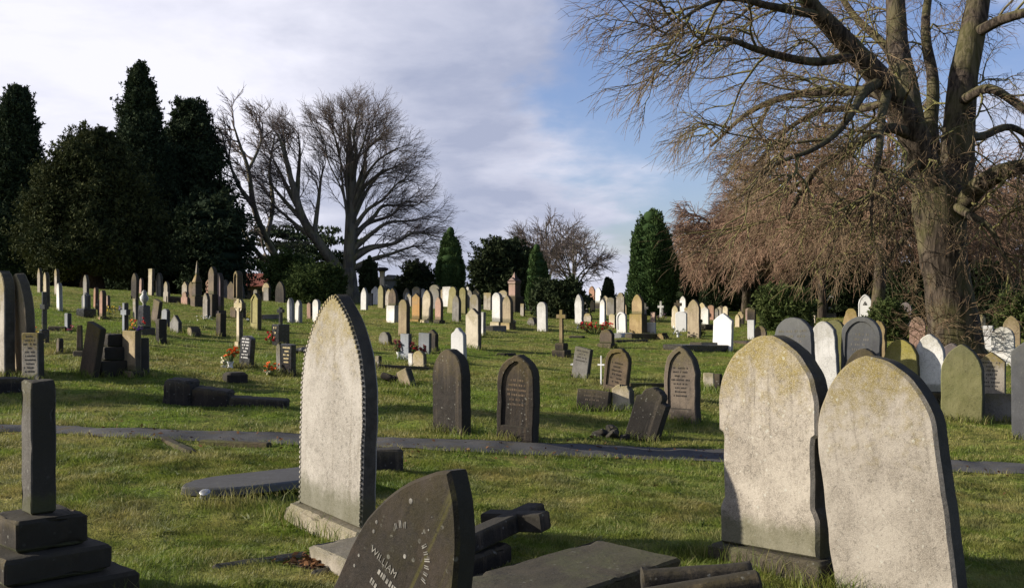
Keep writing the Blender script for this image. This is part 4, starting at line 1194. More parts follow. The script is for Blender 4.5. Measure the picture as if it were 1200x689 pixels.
# ---- middle distance, near the path
H('dark round topped headstone left of its panelled twin beside the path', 529.5, 507, 98, 46, 'drop', 'soot', 40, 0, 0, wear=.006, t=.15)
H('dark headstone with pointed sunk panel and worn lettering beside the path', 606.5, 515, 100, 51, 'drop', 'soot', 34, 4, 3, panel=1, text=(6, 'brown', .38, .72), wear=.006, t=.15)
H('small grey square headstone tilted right with white flowers at its foot', 680, 443, 36, 22, 'flat', 'grey', 36, 8, 0, text=(4, 'cut', .5, .92), wear=.006)
H('brown round topped headstone leaning right with a thin white cross beside it', 721, 461, 54, 31, 'round', 'brown', 34, 9, 4, text=(6, 'soot', .2, .7), panel=1, wear=.006)
H('low dark lettered block lying in front of the leaning brown headstone', 695.5, 480, 23, 43, 'flat', 'soot', 24, 3, -6, text=(3, 'brown', .35, .95), t=.2, wear=.01)
H('cream rough block right of the low dark lettered block', 731, 479, 27, 28, 'segment', 'cream', 24, -5, -8, t=.22, wear=.02)
H('dark headstone leaning steeply right beside fallen rubble', 751, 517, 66, 42, 'roundshoulder', 'soot', 34, 17, 0, t=.16, wear=.008)
H('brown pointed headstone with yellow stained gothic panel by the path', 800, 493, 88, 43, 'gothic', 'brown', 34, 0, 0, panel=1, text=(8, 'soot', .3, .72), t=.15, wear=.006)
H('small cream block behind the brown pointed headstone', 831, 455, 18, 13, 'flat', 'cream', 26)
H('dark stub beside the small cream block', 842, 458, 20, 10, 'flat', 'soot', 40)
H('grey round topped stub on the lawn right of the big pale stone', 451.5, 403, 14, 16, 'round', 'grey', 36, t=.14)
H('grey blue headstone with a vase of dark red flowers at its left', 476, 422, 31, 14, 'flat', 'bluegrey', 40)
H('blue grey headstone behind the small cream arched one', 498, 415, 25, 16, 'flat', 'bluegrey', 36)
H('dark gabled headstone behind the blue grey one', 507, 412, 26, 14, 'gable', 'soot', 44)
H('small cream arched headstone with dark red flowers behind it', 492, 432, 21, 17, 'round', 'cream', 30, t=.12)
H('narrow white kerb end left of the small cream arched headstone', 482.5, 430, 16, 7, 'flat', 'white', 36)
H('tan slab leaning over a dark heap on the lawn', 479, 452, 20, 19, 'flat', 'tan', 36, -24, 0, t=.14)
H('small pale post at the left end of the mossy kerb', 443.5, 428, 11, 6, 'flat', 'limegrey', 40)

# white headstone with an emblem of interlaced triangle
X, Y, Z = hit(1014, 378); k = Y / F
o = empty('headstone', (X, Y, Z), (0, 0, -R(30))); tag(o, 'white pointed headstone with a triangle emblem near its top', 'headstone', GH)
hm = 33 * k; wm = 15.5 * k
MB().slab(outline('gothic', wm, hm, .15, .003, 3), .12, .015, (inner(outline('gothic', wm, hm, .15, .003, 3), wm, hm, .05), .015)).build('slab', M['brightwhite'], o)
e = MB(); c = hm * .66; s = wm * .17
for j in range(3):
    a = R(90 + 120 * j); a2 = R(90 + 120 * (j + 1))
    p0 = Vector((s * math.cos(a), -.05, c + s * math.sin(a))); p1 = Vector((s * math.cos(a2), -.05, c + s * math.sin(a2)))
    dv = (p1 - p0); nrm = Vector((-dv.z, 0, dv.x)).normalized() * s * .16
    e.add([p0 - nrm, p1 - nrm, p1 + nrm, p0 + nrm, *[q + Vector((0, .02, 0)) for q in (p0 - nrm, p1 - nrm, p1 + nrm, p0 + nrm)]], [(0, 1, 2, 3), (4, 7, 6, 5), (0, 4, 5, 1), (2, 6, 7, 3), (1, 5, 6, 2), (0, 3, 7, 4)])
e.lathe([(s * .33, 0), (s * .33, .02)], 10, Matrix.Translation((0, -.045, c)) @ Matrix.Rotation(R(90), 4, 'X'))
e.build('emblem', M['cut'], o)

# ---- crosses
def cross(label, px, base, h, w, mat, phi=40, steps=0, stepw=None, bar=.15, armz=.72, wheel=False, steph=0, roll=0, stepmat=None, group='stone crosses', name='stone_cross', text=None):
    X, Y, Z = hit(px, base); k = Y / F
    o = empty(name, (X, Y, Z), (0, R(roll), -R(phi))); tag(o, label, 'cross', group)
    hm = h * k; rel = R(phi) - math.atan((px - 600) / F); wm = w * k / max(.7, math.cos(rel)); b = bar * w * k
    sh = steph * k
    if steps:
        sw = stepw * k
        for i in range(steps):
            f = 1 - .32 * i
            MB().box(-sw * f / 2, sw * f / 2, -sw * f / 2, sw * f / 2, -.1 if i == 0 else sh * i / steps + .002, sh * (i + 1) / steps, .015).build('step', M[stepmat or mat], o, extra=(lettering(sw * .8, sh * .2, sh * .9, 3, -sw / 2, 5), M[text]) if text else None)
    z0 = sh
    za = z0 + (hm - z0) * armz
    pts = [(b, z0 - (.15 if not steps else 0)), (b * .85, za - b), (wm / 2, za - b), (wm / 2, za + b), (b * .85, za + b), (b * .85, hm)]
    pts = pts + [(-x, z) for x, z in reversed(pts)]
    MB().slab(pts, b * 1.7, b * .2).build('cross', M[mat], o)
    if wheel:
        mb = MB(); n = 28; r0, r1 = wm * .30, wm * .43; tt = b * .55
        vs, fs = [], []
        for i in range(n):
            a = 2 * math.pi * i / n
            for rr_, yy in ((r0, -tt), (r1, -tt), (r1, tt), (r0, tt)):
                vs.append((rr_ * math.cos(a), yy, za + rr_ * math.sin(a)))
        for i in range(n):
            j = (i + 1) % n
            for q in range(4):
                fs.append((i * 4 + q, i * 4 + (q + 1) % 4, j * 4 + (q + 1) % 4, j * 4 + q))
        mb.add(vs, fs); mb.build('wheel', M[mat], o)
    TUFT.append((X, Y, .25, -R(phi), .7))
    return o
cross('tan stone cross on a dark stepped base standing alone on the lawn', 658, 418, 55, 11, 'tan', 30, 2, 17, .21, .80, False, 16, 0, 'soot')
cross('black polished cross behind red flowers near the left edge', 52, 402, 60, 13, 'black', 50, 1, 9, .22, .60, False, 16)
cross('cream wheel headed cross on a tall slim shaft', 281, 408, 58, 13, 'cream', 46, 1, 9, .25, .84, True, 8)
cross('black cross above a lettered black block with red flowers', 329, 404, 44, 8, 'black', 44, 1, 15, .26, .78, False, 24, text='gold')
cross('blue grey plain stone cross among the left hand graves', 147, 390, 35, 10, 'bluegrey', 44, 0, None, .32, .68, False, 0)
cross('thin white wooden cross beside the leaning brown headstone', 704.5, 452, 35, 8, 'brightwhite', 26, 0, None, .12, .70, False, 0)
cross('small white cross on the skyline behind the white round headed stone', 636, 362, 19, 6, 'brightwhite', 26, 0, None, .16, .72, False, 0)
cross('small grey cross right of the tall tan headstone', 756.5, 376, 21, 7, 'grey', 26, 0, None, .2, .72)
cross('small white cross before the broad column yew', 774.5, 372, 19, 7, 'white', 26, 0, None, .2, .66)
cross('dark cross with flared top beside the white slim headstone', 794.5, 374, 22, 8, 'soot', 36, 0, None, .24, .78)
cross('small black cross with white gleam among the left hand memorials', 116, 372, 20, 7, 'black', 46, 0, None, .2, .7)

# ---- monuments
X, Y, Z = hit(448, 357); k = Y / F
o = empty('column_monument', (X, Y, Z)); tag(o, 'pale round column monument with a flat dark cap', 'monument', 'tall monuments')
MB().box(-.32, .32, -.32, .32, -.1, .45, .03).build('base', M['grey'], o)
MB().lathe([(.24, .45), (.25, .5), (.20, .56), (.17, 39 * k - .1), (.21, 39 * k)], 16).build('shaft', M['cream'], o, True)
MB().lathe([(.22, 39 * k), (.40, 39 * k + .08), (.40, 39 * k + .2), (.2, 39 * k + .26)], 16).build('cap', M['soot'], o)
X, Y, Z = hit(231, 359); k = Y / F
o = empty('spire_monument', (X, Y, Z), (0, 0, -R(47))); tag(o, 'tall monument with yellow lit shoulders and a thin pale spire', 'monument', 'tall monuments')
MB().box(-.20, .20, -.20, .20, -.1, .4, .03).build('base', M['brown'], o)
MB().box(-.14, .14, -.14, .14, .4, 27 * k, .02).build('shaft', M['brown'], o)
MB().box(-.16, .16, -.16, .16, 27 * k, 37 * k, .03, taper=.45).build('gablet', M['tan'], o)
MB().box(-.065, .065, -.065, .065, 37 * k, 53 * k, .01, taper=.2).build('spire', M['limegrey'], o)
X, Y, Z = hit(279, 372); k = Y / F
o = empty('niche_monument', (X, Y, Z), (0, 0, -R(47))); tag(o, 'tall dark shrine pillar with a yellow lit pointed niche', 'monument', 'tall monuments')
MB().box(-.2, .2, -.2, .2, -.1, .35, .03).build('base', M['brown'], o)
MB().box(-.11, .11, -.11, .11, .35, 20 * k, .02).build('shaft', M['brown'], o)
MB().slab([(x, z + 20 * k) for x, z in outline('gothic', .27, 34 * k, 0, .003, 2)], .22, .02, ([(x * .7, z * .86 + .06 + 20 * k) for x, z in outline('gothic', .27, 34 * k, 0, .003, 2)], .06)).build('niche', M['tan'], o)
X, Y, Z = hit(603, 366); k = Y / F
o = empty('pinnacle_monument', (X, Y, Z), (0, 0, -R(40))); tag(o, 'pink gothic pinnacle monument against the large dark bush', 'monument', 'tall monuments')
MB().box(-.34, .34, -.34, .34, -.1, 18 * k, .03).build('base', M['soot'], o)
MB().box(-.22, .22, -.22, .22, 18 * k, 34 * k, .02).build('shaft', M['pink'], o)
MB().slab([(x, z + 33 * k) for x, z in outline('gable', .52, 8 * k, 0, .002, 4)], .5, .03).build('gablet', M['pink'], o)
MB().box(-.15, .15, -.15, .15, 38 * k, 47 * k, .01, taper=.08).build('spire', M['pink'], o)
X, Y, Z = hit(1147, 402); k = Y / F
o = empty('broken_column', (X, Y, Z), (R(2), R(5), 0)); tag(o, 'broken cream column stump right of the great trunk', 'monument', 'tall monuments')
MB().lathe([(.30, -.1), (.30, .12), (.24, .18)], 12).build('base', M['cream'], o)
MB().lathe([(.20, .18), (.17, .5), (.13, 30 * k), (.06, 33 * k)], 12).build('shaft', M['cream'], o)
X, Y, Z = hit(169, 392); k = Y / F
o = empty('urn_memorial', (X, Y, Z), (0, 0, -R(45))); tag(o, 'black polished memorial topped by a pale urn behind purple flowers', 'memorial', 'black polished memorials')
MB().box(-.24, .24, -.16, .16, -.1, .16, .02).build('base', M['black'], o)
MB().box(-.16, .16, -.10, .10, .16, 34 * k, .02, taper=.85).build('shaft', M['black'], o)
MB().lathe([(.05, 34 * k), (.03, 36 * k), (.09, 40 * k), (.10, 44 * k), (.05, 47 * k), (.06, 49 * k), (.02, 52 * k)], 12).build('urn', M['white'], o, True)
X, Y, Z = hit(101, 371); k = Y / F
o = empty('statue_memorial', (X, Y, Z), (0, 0, -R(45))); tag(o, 'dark memorial with gleaming white edges left of the pink headstones', 'memorial', 'black polished memorials')
MB().box(-.26, .26, -.18, .18, -.1, 9 * k, .02).build('base', M['black'], o)
MB().slab([(x, z + 9 * k) for x, z in outline('ogee', .36, 19 * k, 0, .002, 9)], .12, .02).build('slab', M['slate'], o)
MB().box(.10, .15, -.12, -.065, 9 * k + .005, 26 * k, .01).build('pillar', M['white'], o)  # white bar standing in for a gleam on the polished edge
# black framed memorial with white gable in the thicket
X, Y, Z = hit(974, 372); k = Y / F
o = empty('canopy_memorial', (X, Y, Z), (0, 0, -R(20))); tag(o, 'dark canopy memorial with white gable edges before the thicket', 'memorial', 'black polished memorials')
MB().box(-6 * k, 6 * k, -.2, .2, -.1, 5 * k, .02).build('base', M['slate'], o)
for sx in (-1, 1): MB().box(sx * 4.6 * k - .05, sx * 4.6 * k + .05, -.06, .06, 5 * k, 17 * k, .01).build('post', M['black'], o)
MB().box(-3 * k, 3 * k, -.04, .04, 5 * k, 13 * k, .02).build('tablet', M['bluegrey'], o)
rf = MB()
for sx in (-1, 1):
    rf.box(-.05, 8.2 * k, -.12, .12, -.04, .04, .01, Matrix.Translation((0, 0, 26 * k)) @ Matrix.Rotation(R(0 if sx > 0 else 180), 4, 'Z') @ Matrix.Rotation(R(52), 4, 'Y'))
rf.build('gable', M['white'], o)

# ---- distant buildings
X, Y, Z = gbase(459, 100)
o = empty('mausoleum', (X, Y, Z), (0, 0, R(-18))); tag(o, 'pale grey pedimented tomb house on the skyline right of the column', 'tomb house')
MB().box(-.55, .55, -.8, .8, -.3, 2.25 - .25, .03).build('wall', M['bluegrey'], o)
MB().slab([(.68, 0), (.68, .1), (0, .52), (-.68, .1), (-.68, 0)][::1], 1.8, .02, M=Matrix.Translation((0, 0, 2.0))).build('roof', M['grey'], o)
MB().slab(outline('gothic', .4, 1.2, 0, .001, 3), .06, .01, M=Matrix.Translation((0, -.80, .2))).build('door', M['slate'], o)
X, Y, Z = gbase(318, 102)
o = empty('lodge_house', (X, Y, Z), (0, 0, R(-8))); tag(o, 'low lodge with long red tiled roof behind the shrubs', 'building')
zr = hpx(336, 102) - Z
MB().box(-2.7, 2.7, -2, 2, -.3, zr, .02).build('wall', M['brown'], o)
MB().slab([(2.3, 0), (2.3, .08), (0, 1.25), (-2.3, .08), (-2.3, 0)], 5.8, .02, M=Matrix.Translation((0, 0, zr)) @ Matrix.Rotation(R(90), 4, 'Z')).build('roof', M['redroof'], o)
for i in range(3):
    f = MB().box(-1.9 + 1.6 * i, -1.2 + 1.6 * i, -2.04, -2.003, zr - 1.1, zr - .35, .01).build('window', M['glass'], o)
X, Y, Z = gbase(310, 108)
o = empty('bell_turret', (X, Y, Z)); tag(o, 'little white turret rising above the red roof', 'turret')
zt = hpx(304, 108) - Z; zb = hpx(322, 108) - Z
for sx in (-1, 1):
    for sy in (-1, 1):
        MB().box(sx * .42 - .1, sx * .42 + .1, sy * .42 - .1, sy * .42 + .1, zb, zt - .3, .01).build('post', M['whitewall'], o)
MB().box(-.6, .6, -.6, .6, -.3, zb, .02).build('base', M['whitewall'], o)
MB().box(-.6, .6, -.6, .6, zt - .3, zt - .05, .02).build('cornice', M['whitewall'], o)
MB().box(-.5, .5, -.5, .5, zt - .05, zt + .6, .01, taper=.1).build('roof', M['cream'], o)

# ---- low kerbs, ledgers and rubble
def bar(name, label, cat, a, b, wd, ht, mat, group=None, round_=False, lift=0.0, bev=.015, z_off=0.0, parent=None):
    (xa, ya, za), (xb, yb, zb) = a, b
    v = Vector((xb - xa, yb - ya, zb - za)); L = v.length
    ang = math.atan2(v.y, v.x); pit = -math.asin(v.z / L)
    mb = MB()
    if round_:
        n = 10
        prof = []
        pts = [(wd / 2 * math.cos(math.pi * i / n), ht * .35 + ht * .65 * math.sin(math.pi * i / n)) for i in range(n + 1)]
        pts = [(wd / 2, -.05)] + pts + [(-wd / 2, -.05)]
        mb.slab(pts, L, .012, M=Matrix.Rotation(R(90), 4, 'Z'))
    else:
        mb.box(-L / 2, L / 2, -wd / 2, wd / 2, -.06, ht, bev)
    o = mb.build(name, M[mat], parent)
    o.location = ((xa + xb) / 2, (ya + yb) / 2, (za + zb) / 2 + lift); o.rotation_euler = (0, pit, ang)
    if label: tag(o, label, cat, group)
    EXC.append(((xa + xb) / 2, (ya + yb) / 2, L / 2, wd / 2, ang))
    return o
GK = 'grave kerbs'
bar('grave_kerb', 'long mossy kerb line before the small cream arched headstone', 'kerb', hit(442, 430), hit(503, 433), .10, .05, 'mossy', GK)
bar('grave_kerb', 'dark kerb at the foot of the white arched headstone and white tablet', 'kerb', hit(736, 396), hit(771, 396), .4, .14, 'mossy', GK)
bar('grave_kerb', 'white kerb block below the white arched headstone', 'kerb', hit(723, 396), hit(736.5, 395), .3, .14, 'brightwhite', GK)
bar('grave_kerb', 'low dark kerb on the grass right of the squat grey headstone', 'kerb', hit(720, 401), hit(757, 400), .16, .06, 'soot', GK)
bar('grave_kerb', 'dark kerb running behind the leaning dark headstone', 'kerb', hit(736, 455), hit(782, 455), .12, .09, 'mossy', GK)
bar('grave_kerb', 'thin pale kerb rail in the grass left of the pale foundation block', 'kerb', hit(250, 666), hit(358, 651), .04, .022, 'limegrey', GK)
bar('grave_kerb', 'short pale kerb rail at the edge of the leaf litter', 'kerb', hit(366, 673), hit(414, 663), .04, .022, 'limegrey', GK)
bar('grave_kerb', 'grey kerb corner of the overgrown sunken grave by the path', 'kerb', hit(190, 514), hit(226, 531), .10, .025, 'mossy', GK)
bar('grave_kerb', 'moss grown kerb along the overgrown sunken grave by the path', 'kerb', hit(236, 519), hit(316, 523), .10, .035, 'mossy', GK)
bar('grave_kerb', 'dark kerb below the leaning brown headstones at the left edge', 'kerb', hit(-12, 458), hit(27, 457), .5, .17, 'soot', GK)
bar('grave_kerb', 'low dark row of stones behind the small blue grey tablet', 'kerb', hit(58, 387), hit(78, 388), .2, .10, 'soot', GK)
bar('grave_kerb', 'long shaded kerb below the faint headstone in the conifer shade', 'kerb', hit(196, 354), hit(222, 356), .3, .25, 'soot', GK)
bar('grave_kerb', 'long low kerb behind the black cross with the lettered block', 'kerb', hit(305, 374), hit(326, 373), .2, .14, 'grey', GK)
bar('ledger_stone', 'flat grey slab on the ground right of the white plinthed headstone', 'ledger', hit(571, 388), hit(587, 387), .5, .16, 'grey', 'ledger stones')
bar('ledger_stone', 'long black polished kerb slab on the right lawn', 'ledger', hit(788, 411), hit(845, 411), .7, .17, 'black', 'ledger stones')
bar('ledger_stone', 'small grey plate upon the long black kerb slab', 'ledger', hit(815, 411), hit(834, 411), .4, .06, 'limegrey', 'ledger stones', lift=.18)
bar('ledger_stone', 'dark slab low in the rows behind the tan pointed headstone', 'ledger', hit(822, 386), hit(834, 386), .6, .2, 'soot', 'ledger stones')
bar('ledger_stone', 'brown earthy slab right of the big white gabled headstone', 'ledger', hit(858, 402), hit(890, 402), 1.1, .05, 'pink', 'ledger stones')
bar('ledger_stone', 'dark wedge shaped stone lying in the grass before the black lettered headstones', 'ledger', hit(264, 447), hit(287, 446), .3, .14, 'soot', 'ledger stones', bev=.04)
bar('ledger_stone', 'low dark stone in the grass before the white round topped pair', 'ledger', hit(587, 416), hit(600, 416), .2, .05, 'soot', 'ledger stones')
bar('ledger_stone', 'dark flat stone right of the tan cross', 'ledger', hit(668, 396), hit(684, 396), .25, .06, 'soot', 'ledger stones')
# big dark coped tomb on the left lawn
X, Y, Z = hit(228, 474); k = Y / F
o = empty('coped_tomb', (X, Y, Z), (0, 0, R(4))); tag(o, 'big dark fallen tomb slab lying along the left lawn with a thick head end', 'tomb', 'fallen stones')
MB().box(-.36, .0, -.24, .24, -.1, 29 * k, .03, Matrix.Rotation(R(4), 4, 'Y')).build('head_block', M['soot'], o)
MB().box(-.02, .46, -.22, .22, -.1, 22 * k, .03, Matrix.Rotation(R(8), 4, 'Y')).build('coping', M['soot'], o)
MB().box(.44, 1.2, -.18, .18, -.1, 13 * k, .02, Matrix.Rotation(R(4), 4, 'Y')).build('tail_slab', M['soot'], o)
EXC.append((X + .4, Y, .75, .25, R(4)))
def rubble(name, label, cat, px, base, wpx, hpx_, n, mat, seed, group=None):
    rr = random.Random(seed); X, Y, Z = hit(px, base); k = Y / F
    mb = MB()
    for i in range(n):
        s = hpx_ * k * rr.uniform(.35, .8)
        m_ = Matrix.Translation((rr.uniform(-.5, .5) * wpx * k, rr.uniform(-.2, .3), s * .35 + rr.random() * hpx_ * k * .35)) @ Euler((rr.uniform(-.6, .6), rr.uniform(-.6, .6), rr.uniform(0, 3))).to_matrix().to_4x4()
        mb.box(-s * rr.uniform(.5, 1.2), s * rr.uniform(.5, 1.2), -s * .5, s * .5, -s * .4, s * .4, s * .16, m_)
    o = mb.build(name, M[mat]); o.location = (X, Y, Z); tag(o, label, cat, group); return o
GF = 'fallen stones'
rubble('stone_rubble', 'broken mossy stone heap at the foot of the steeply leaning dark headstone', 'rubble', 716, 514, 40, 15, 9, 'soot', 4, GF)
rubble('stone_rubble', 'dark heap under the leaning tan slab', 'rubble', 463, 450, 22, 13, 6, 'soot', 5, GF)
rubble('stone_rubble', 'small grey rubble on the lawn left of the big pale stone', 'rubble', 356, 414, 18, 8, 6, 'grey', 6, GF)
rubble('stone_rubble', 'pale rubble behind the white slabs left of the white round headed stone', 'rubble', 603, 379, 8, 6, 4, 'limegrey', 7, GF)

# thin spread of tiny headstones in the last rows
rr = random.Random(99)
spots = []
for i in range(104):
    px = rr.choice([rr.uniform(205, 330), rr.uniform(430, 620), rr.uniform(440, 720), rr.uniform(690, 800), rr.uniform(800, 960), rr.uniform(800, 960), rr.uniform(1040, 1195)])
    Yd = rr.uniform(58, 82) if px < 800 else rr.uniform(45, 62)
    kind = rr.choice(['gothic', 'round', 'gothic', 'flat', 'gable', 'segment', 'gothic'])
    mt = rr.choice(['grey', 'limegrey', 'cream', 'brown', 'soot', 'tan', 'white', 'grey', 'pink', 'limegrey'])
    if px > 800: mt = rr.choice(['white', 'brightwhite', 'cream', 'grey', 'limegrey', 'pink', 'soot'])
    hh = rr.uniform(.55, 1.35) * (.75 if px > 800 else 1)
    H('small distant headstone in the farthest rows, too far away to tell from those around it', px, 0, hh * F / Yd, hh * .48 * F / Yd, kind, mt, ydist=Yd, group='distant headstones in the farthest rows')
# ================================================================== FLOWERS
FM = {}
def fcol(c):
    if c not in FM:
        FM[c] = flat_mat('petals %d' % len(FM), c, .6, .25, 40)
    return FM[c]
M['stemgreen'] = flat_mat('flower stems and leaves', (.05, .085, .025), .7, .4, 20)
ORANGE, RED, CREAMF, DARKRED, YELLOW, PINKF, WHITEF, PURPLE = (.75, .16, .02), (.55, .02, .025), (.72, .68, .48), (.15, .02, .025), (.75, .58, .08), (.62, .18, .24), (.75, .74, .70), (.16, .08, .30)
def bouquet(label, px, base, w, h, groups, seed, vase=None, vase_h=0, group='grave flowers', n=26, spread=None, lift=0, size=None):
    """groups: list of (colour, (x0,x1,z0,z1) in fractions of the box, count)"""
    rr = random.Random(seed); X, Y, Z = hit(px, base); k = Y / F
    o = empty('flower_bouquet', (X, Y - .12, Z + lift * k)); tag(o, label, 'flowers', group)
    W, Hh = w * k, h * k
    vh = vase_h * k
    if vase:
        MB().lathe([(.045, 0), (.05, .02), (.04, vh * .5), (.065, vh)], 10).build('vase', M[vase], o, True)
    st = MB()
    for col, (x0, x1, z0, z1), cnt in groups:
        mb = MB()
        for i in range(cnt):
            p = Vector(((rr.uniform(x0, x1) - .5) * W, rr.uniform(-.5, .4) * min(W, .4), max(.02, rr.uniform(z0, z1) * Hh)))
            s = (size or max(.022, .055 * Hh + .02)) * rr.uniform(.7, 1.3)
            q = Euler((rr.uniform(-.9, .9) + .6, rr.uniform(-.9, .9), rr.uniform(0, 6))).to_matrix()
            # two whorls of petals and a heart
            for wl, (rad, up, np_) in enumerate([(1.0, .25, 7), (.62, .55, 5)]):
                for j in range(np_):
                    a = 2 * math.pi * (j + .5 * wl) / np_; da = math.pi / np_ * 1.1
                    vs = [Vector((0, 0, 0)), Vector((rad * s * .7 * math.cos(a - da), rad * s * .7 * math.sin(a - da), up * s * .7)),
                          Vector((rad * s * math.cos(a), rad * s * math.sin(a), up * s * (1.1))), Vector((rad * s * .7 * math.cos(a + da), rad * s * .7 * math.sin(a + da), up * s * .7))]
                    mb.add([p + q @ v for v in vs], [(0, 1, 2, 3)])
            mb.lathe([(s * .22, 0), (s * .26, s * .4), (s * .1, s * .55)], 5, Matrix.Translation(p) @ q.to_4x4())
            b0 = Vector(((p.x) * .25, p.y * .25, vh * .8)); d_ = p - b0
            sd_ = Vector((.004, 0, 0))
            st.add([b0 - sd_, b0 + sd_, p + sd_, p - sd_], [(0, 1, 2, 3)])
            for j in range(2):
                f = rr.uniform(.45, .95); c = b0 + d_ * f; l = s * rr.uniform(1.2, 2.2); a = rr.uniform(0, 6.28)
                t_ = Vector((math.cos(a), math.sin(a), rr.uniform(0, .6))); u_ = Vector((-math.sin(a), math.cos(a), 0)) * .28
                st.add([c, c + (t_ * .5 + u_) * l, c + t_ * l, c + (t_ * .5 - u_) * l], [(0, 1, 2, 3)])
        mb.build('blossoms', fcol(col), o)
    st.build('leaves', M['stemgreen'], o)
    return o
bouquet('orange red blooms over cream blooms before the white lettered black headstone', 272, 431, 22, 24, [(ORANGE, (.35, .95, .55, 1), 16), (CREAMF, (0, .45, .05, .55), 14)], 1, 'plastic', 8)
bouquet('red and orange blooms with a few cream ones left of the gilt lettered black headstone', 319, 439, 17, 17, [(ORANGE, (.1, 1, .3, 1), 18), (CREAMF, (.1, .6, 0, .3), 6)], 2)
bouquet('red flowers along the front of the black cross with the lettered block', 321, 403, 18, 15, [(RED, (0, 1, .3, 1), 16)], 3)
bouquet('long bed of bright red flowers with white ones at its left end', 697, 391, 44, 13, [(RED, (.1, 1, .45, 1), 70), (WHITEF, (0, .12, .4, .9), 6), (DARKRED, (.15, 1, .1, .5), 20)], 4)
bouquet('yellow and white flowers on the lawn behind the blue grey cross', 131, 369, 13, 11, [(YELLOW, (0, 1, .2, 1), 20)], 5)
bouquet('mauve flowers right of the yellow ones behind the blue grey cross', 142, 367, 7, 8, [((.5, .42, .62), (0, 1, .3, 1), 9)], 6)
bouquet('orange and red flowers hanging round the foot of the black polished cross', 46, 394, 17, 13, [(ORANGE, (0, .5, .2, .9), 9), (YELLOW, (.4, 1, .3, 1), 8), (RED, (0, .4, .2, .8), 5)], 7)
bouquet('pink red flowers beside the thin brown post', 86, 390, 8, 9, [(PINKF, (0, 1, .3, 1), 9)], 8)
bouquet('orange yellow flowers before the urn memorial', 158, 391, 9, 17, [(YELLOW, (0, 1, .2, 1), 7), (ORANGE, (0, 1, .3, .9), 5)], 9)
bouquet('purple and red flowers at the base of the urn memorial', 165, 393, 10, 20, [(PURPLE, (0, 1, .1, .8), 8), (RED, (0, 1, .5, 1), 4)], 10)
bouquet('dark red flowers in a pale vase left of the grey blue headstone', 468.5, 420, 11, 21, [(DARKRED, (0, 1, .45, 1), 18)], 11, 'plastic', 8)
bouquet('dark red flowers between the blue grey and small cream headstones', 491, 424, 16, 22, [(DARKRED, (0, 1, .45, 1), 24), (RED, (0, .5, .6, 1), 4)], 12)
bouquet('white flowers at the foot of the tilted grey square headstone', 674, 442, 15, 16, [(WHITEF, (.2, 1, .3, 1), 12), (DARKRED, (0, 1, 0, .4), 5)], 13)
bouquet('white and blue grey flowers before the bright white squarish headstone', 794, 395, 12, 14, [(WHITEF, (0, 1, .1, 1), 14)], 14, 'plastic', 6)
bouquet('white flowers round the foot of the rough pale stone', 241, 376, 17, 6, [(WHITEF, (0, 1, .1, 1), 16)], 15)
bouquet('pale yellow flowers left of the yellow stained headstone', 292, 378, 8, 10, [(YELLOW, (.3, 1, .4, 1), 7), (WHITEF, (0, .6, 0, .4), 5)], 16)
bouquet('pale pink flowers in the rows before the broad column yew', 774, 377, 14, 10, [((.55, .34, .30), (0, 1, .2, 1), 20)], 17)
# dark withered shrub in front of the tan headstone
b = hit(818, 396)
evergreen('withered_shrub', 'dark withered shrub before the tan pointed headstone', 'bush', dome(.20, .8), b, .52, 16, .10, 60, .05, M['yewleaf'], 91, 'evergreen bushes', trunk_r=.02, core=.5)

# ================================================================== FOREGROUND GRAVES
# 1 the big pale headstone
PH1 = 53
X, Y = -1.16, 7.22; Z = float(ground_z(X, Y))
o = empty('headstone', (X, Y, Z), (R(0), R(2.6), -R(PH1))); tag(o, 'big pale pointed headstone with rope edge on a plinth, foremost at left of centre', 'headstone', GH)
w1, h1, t1 = .86, 1.45, .115
pl1 = .13
pts = [(x, z + pl1) for x, z in outline('gothic', w1, h1, 0, .0045, 71)]
MB().slab(pts, t1, .016).build('slab', M['lime'], o)
MB().box(-w1 / 2 - .09, w1 / 2 + .07, -t1 / 2 - .07, t1 / 2 + .07, -.2, pl1 - .003, .022).build('plinth', M['limebase'], o)
mb = MB(); P = np.array(pts)
def walk(P, step):
    out = []; acc = 0
    for a, b in zip(P[:-1], P[1:]):
        L = np.linalg.norm(b - a); s = step - acc
        while s < L:
            out.append((a + (b - a) * s / L, (b - a) / L)); s += step
        acc = (acc + L) % step
    return out
for (c, dv) in walk(P, .034):
    n_ = np.array([-dv[1], dv[0]])
    for yy in (-t1 / 2 + .003,):
        q = c + n_ * .012
        a = math.atan2(dv[1], dv[0])
        m_ = Matrix.Translation((q[0], yy, q[1])) @ Matrix.Rotation(-a + .5, 4, 'Y')
        mb.box(-.011, .009, -.008, .012, -.011, .011, .004, m_)
mb.build('rope_moulding', M['lime'], o)
TUFT.append((X, Y, .55, -R(PH1), 2.2)); EXC.append((X, Y, .50, .13, -R(PH1)))
# 2 foundation block in front of it
T = Vector((math.cos(R(PH1)), -math.sin(R(PH1)), 0)); D = Vector((math.sin(R(PH1)), math.cos(R(PH1)), 0))
S = Vector((-1.205, 6.50, 0)); c = S + T * .27 + D * .28
o = MB().box(-.27, .27, -.28, .28, -.1, .125, .018).build('foundation_block', M['limebase'])
o.location = (c.x, c.y, float(ground_z(c.x, c.y))); o.rotation_euler = (R(1.5), R(1), -R(PH1)); tag(o, 'pale foundation block on the ground before the big rope edged headstone', 'stone block', GF)
EXC.append((c.x, c.y, .27, .28, -R(PH1)))
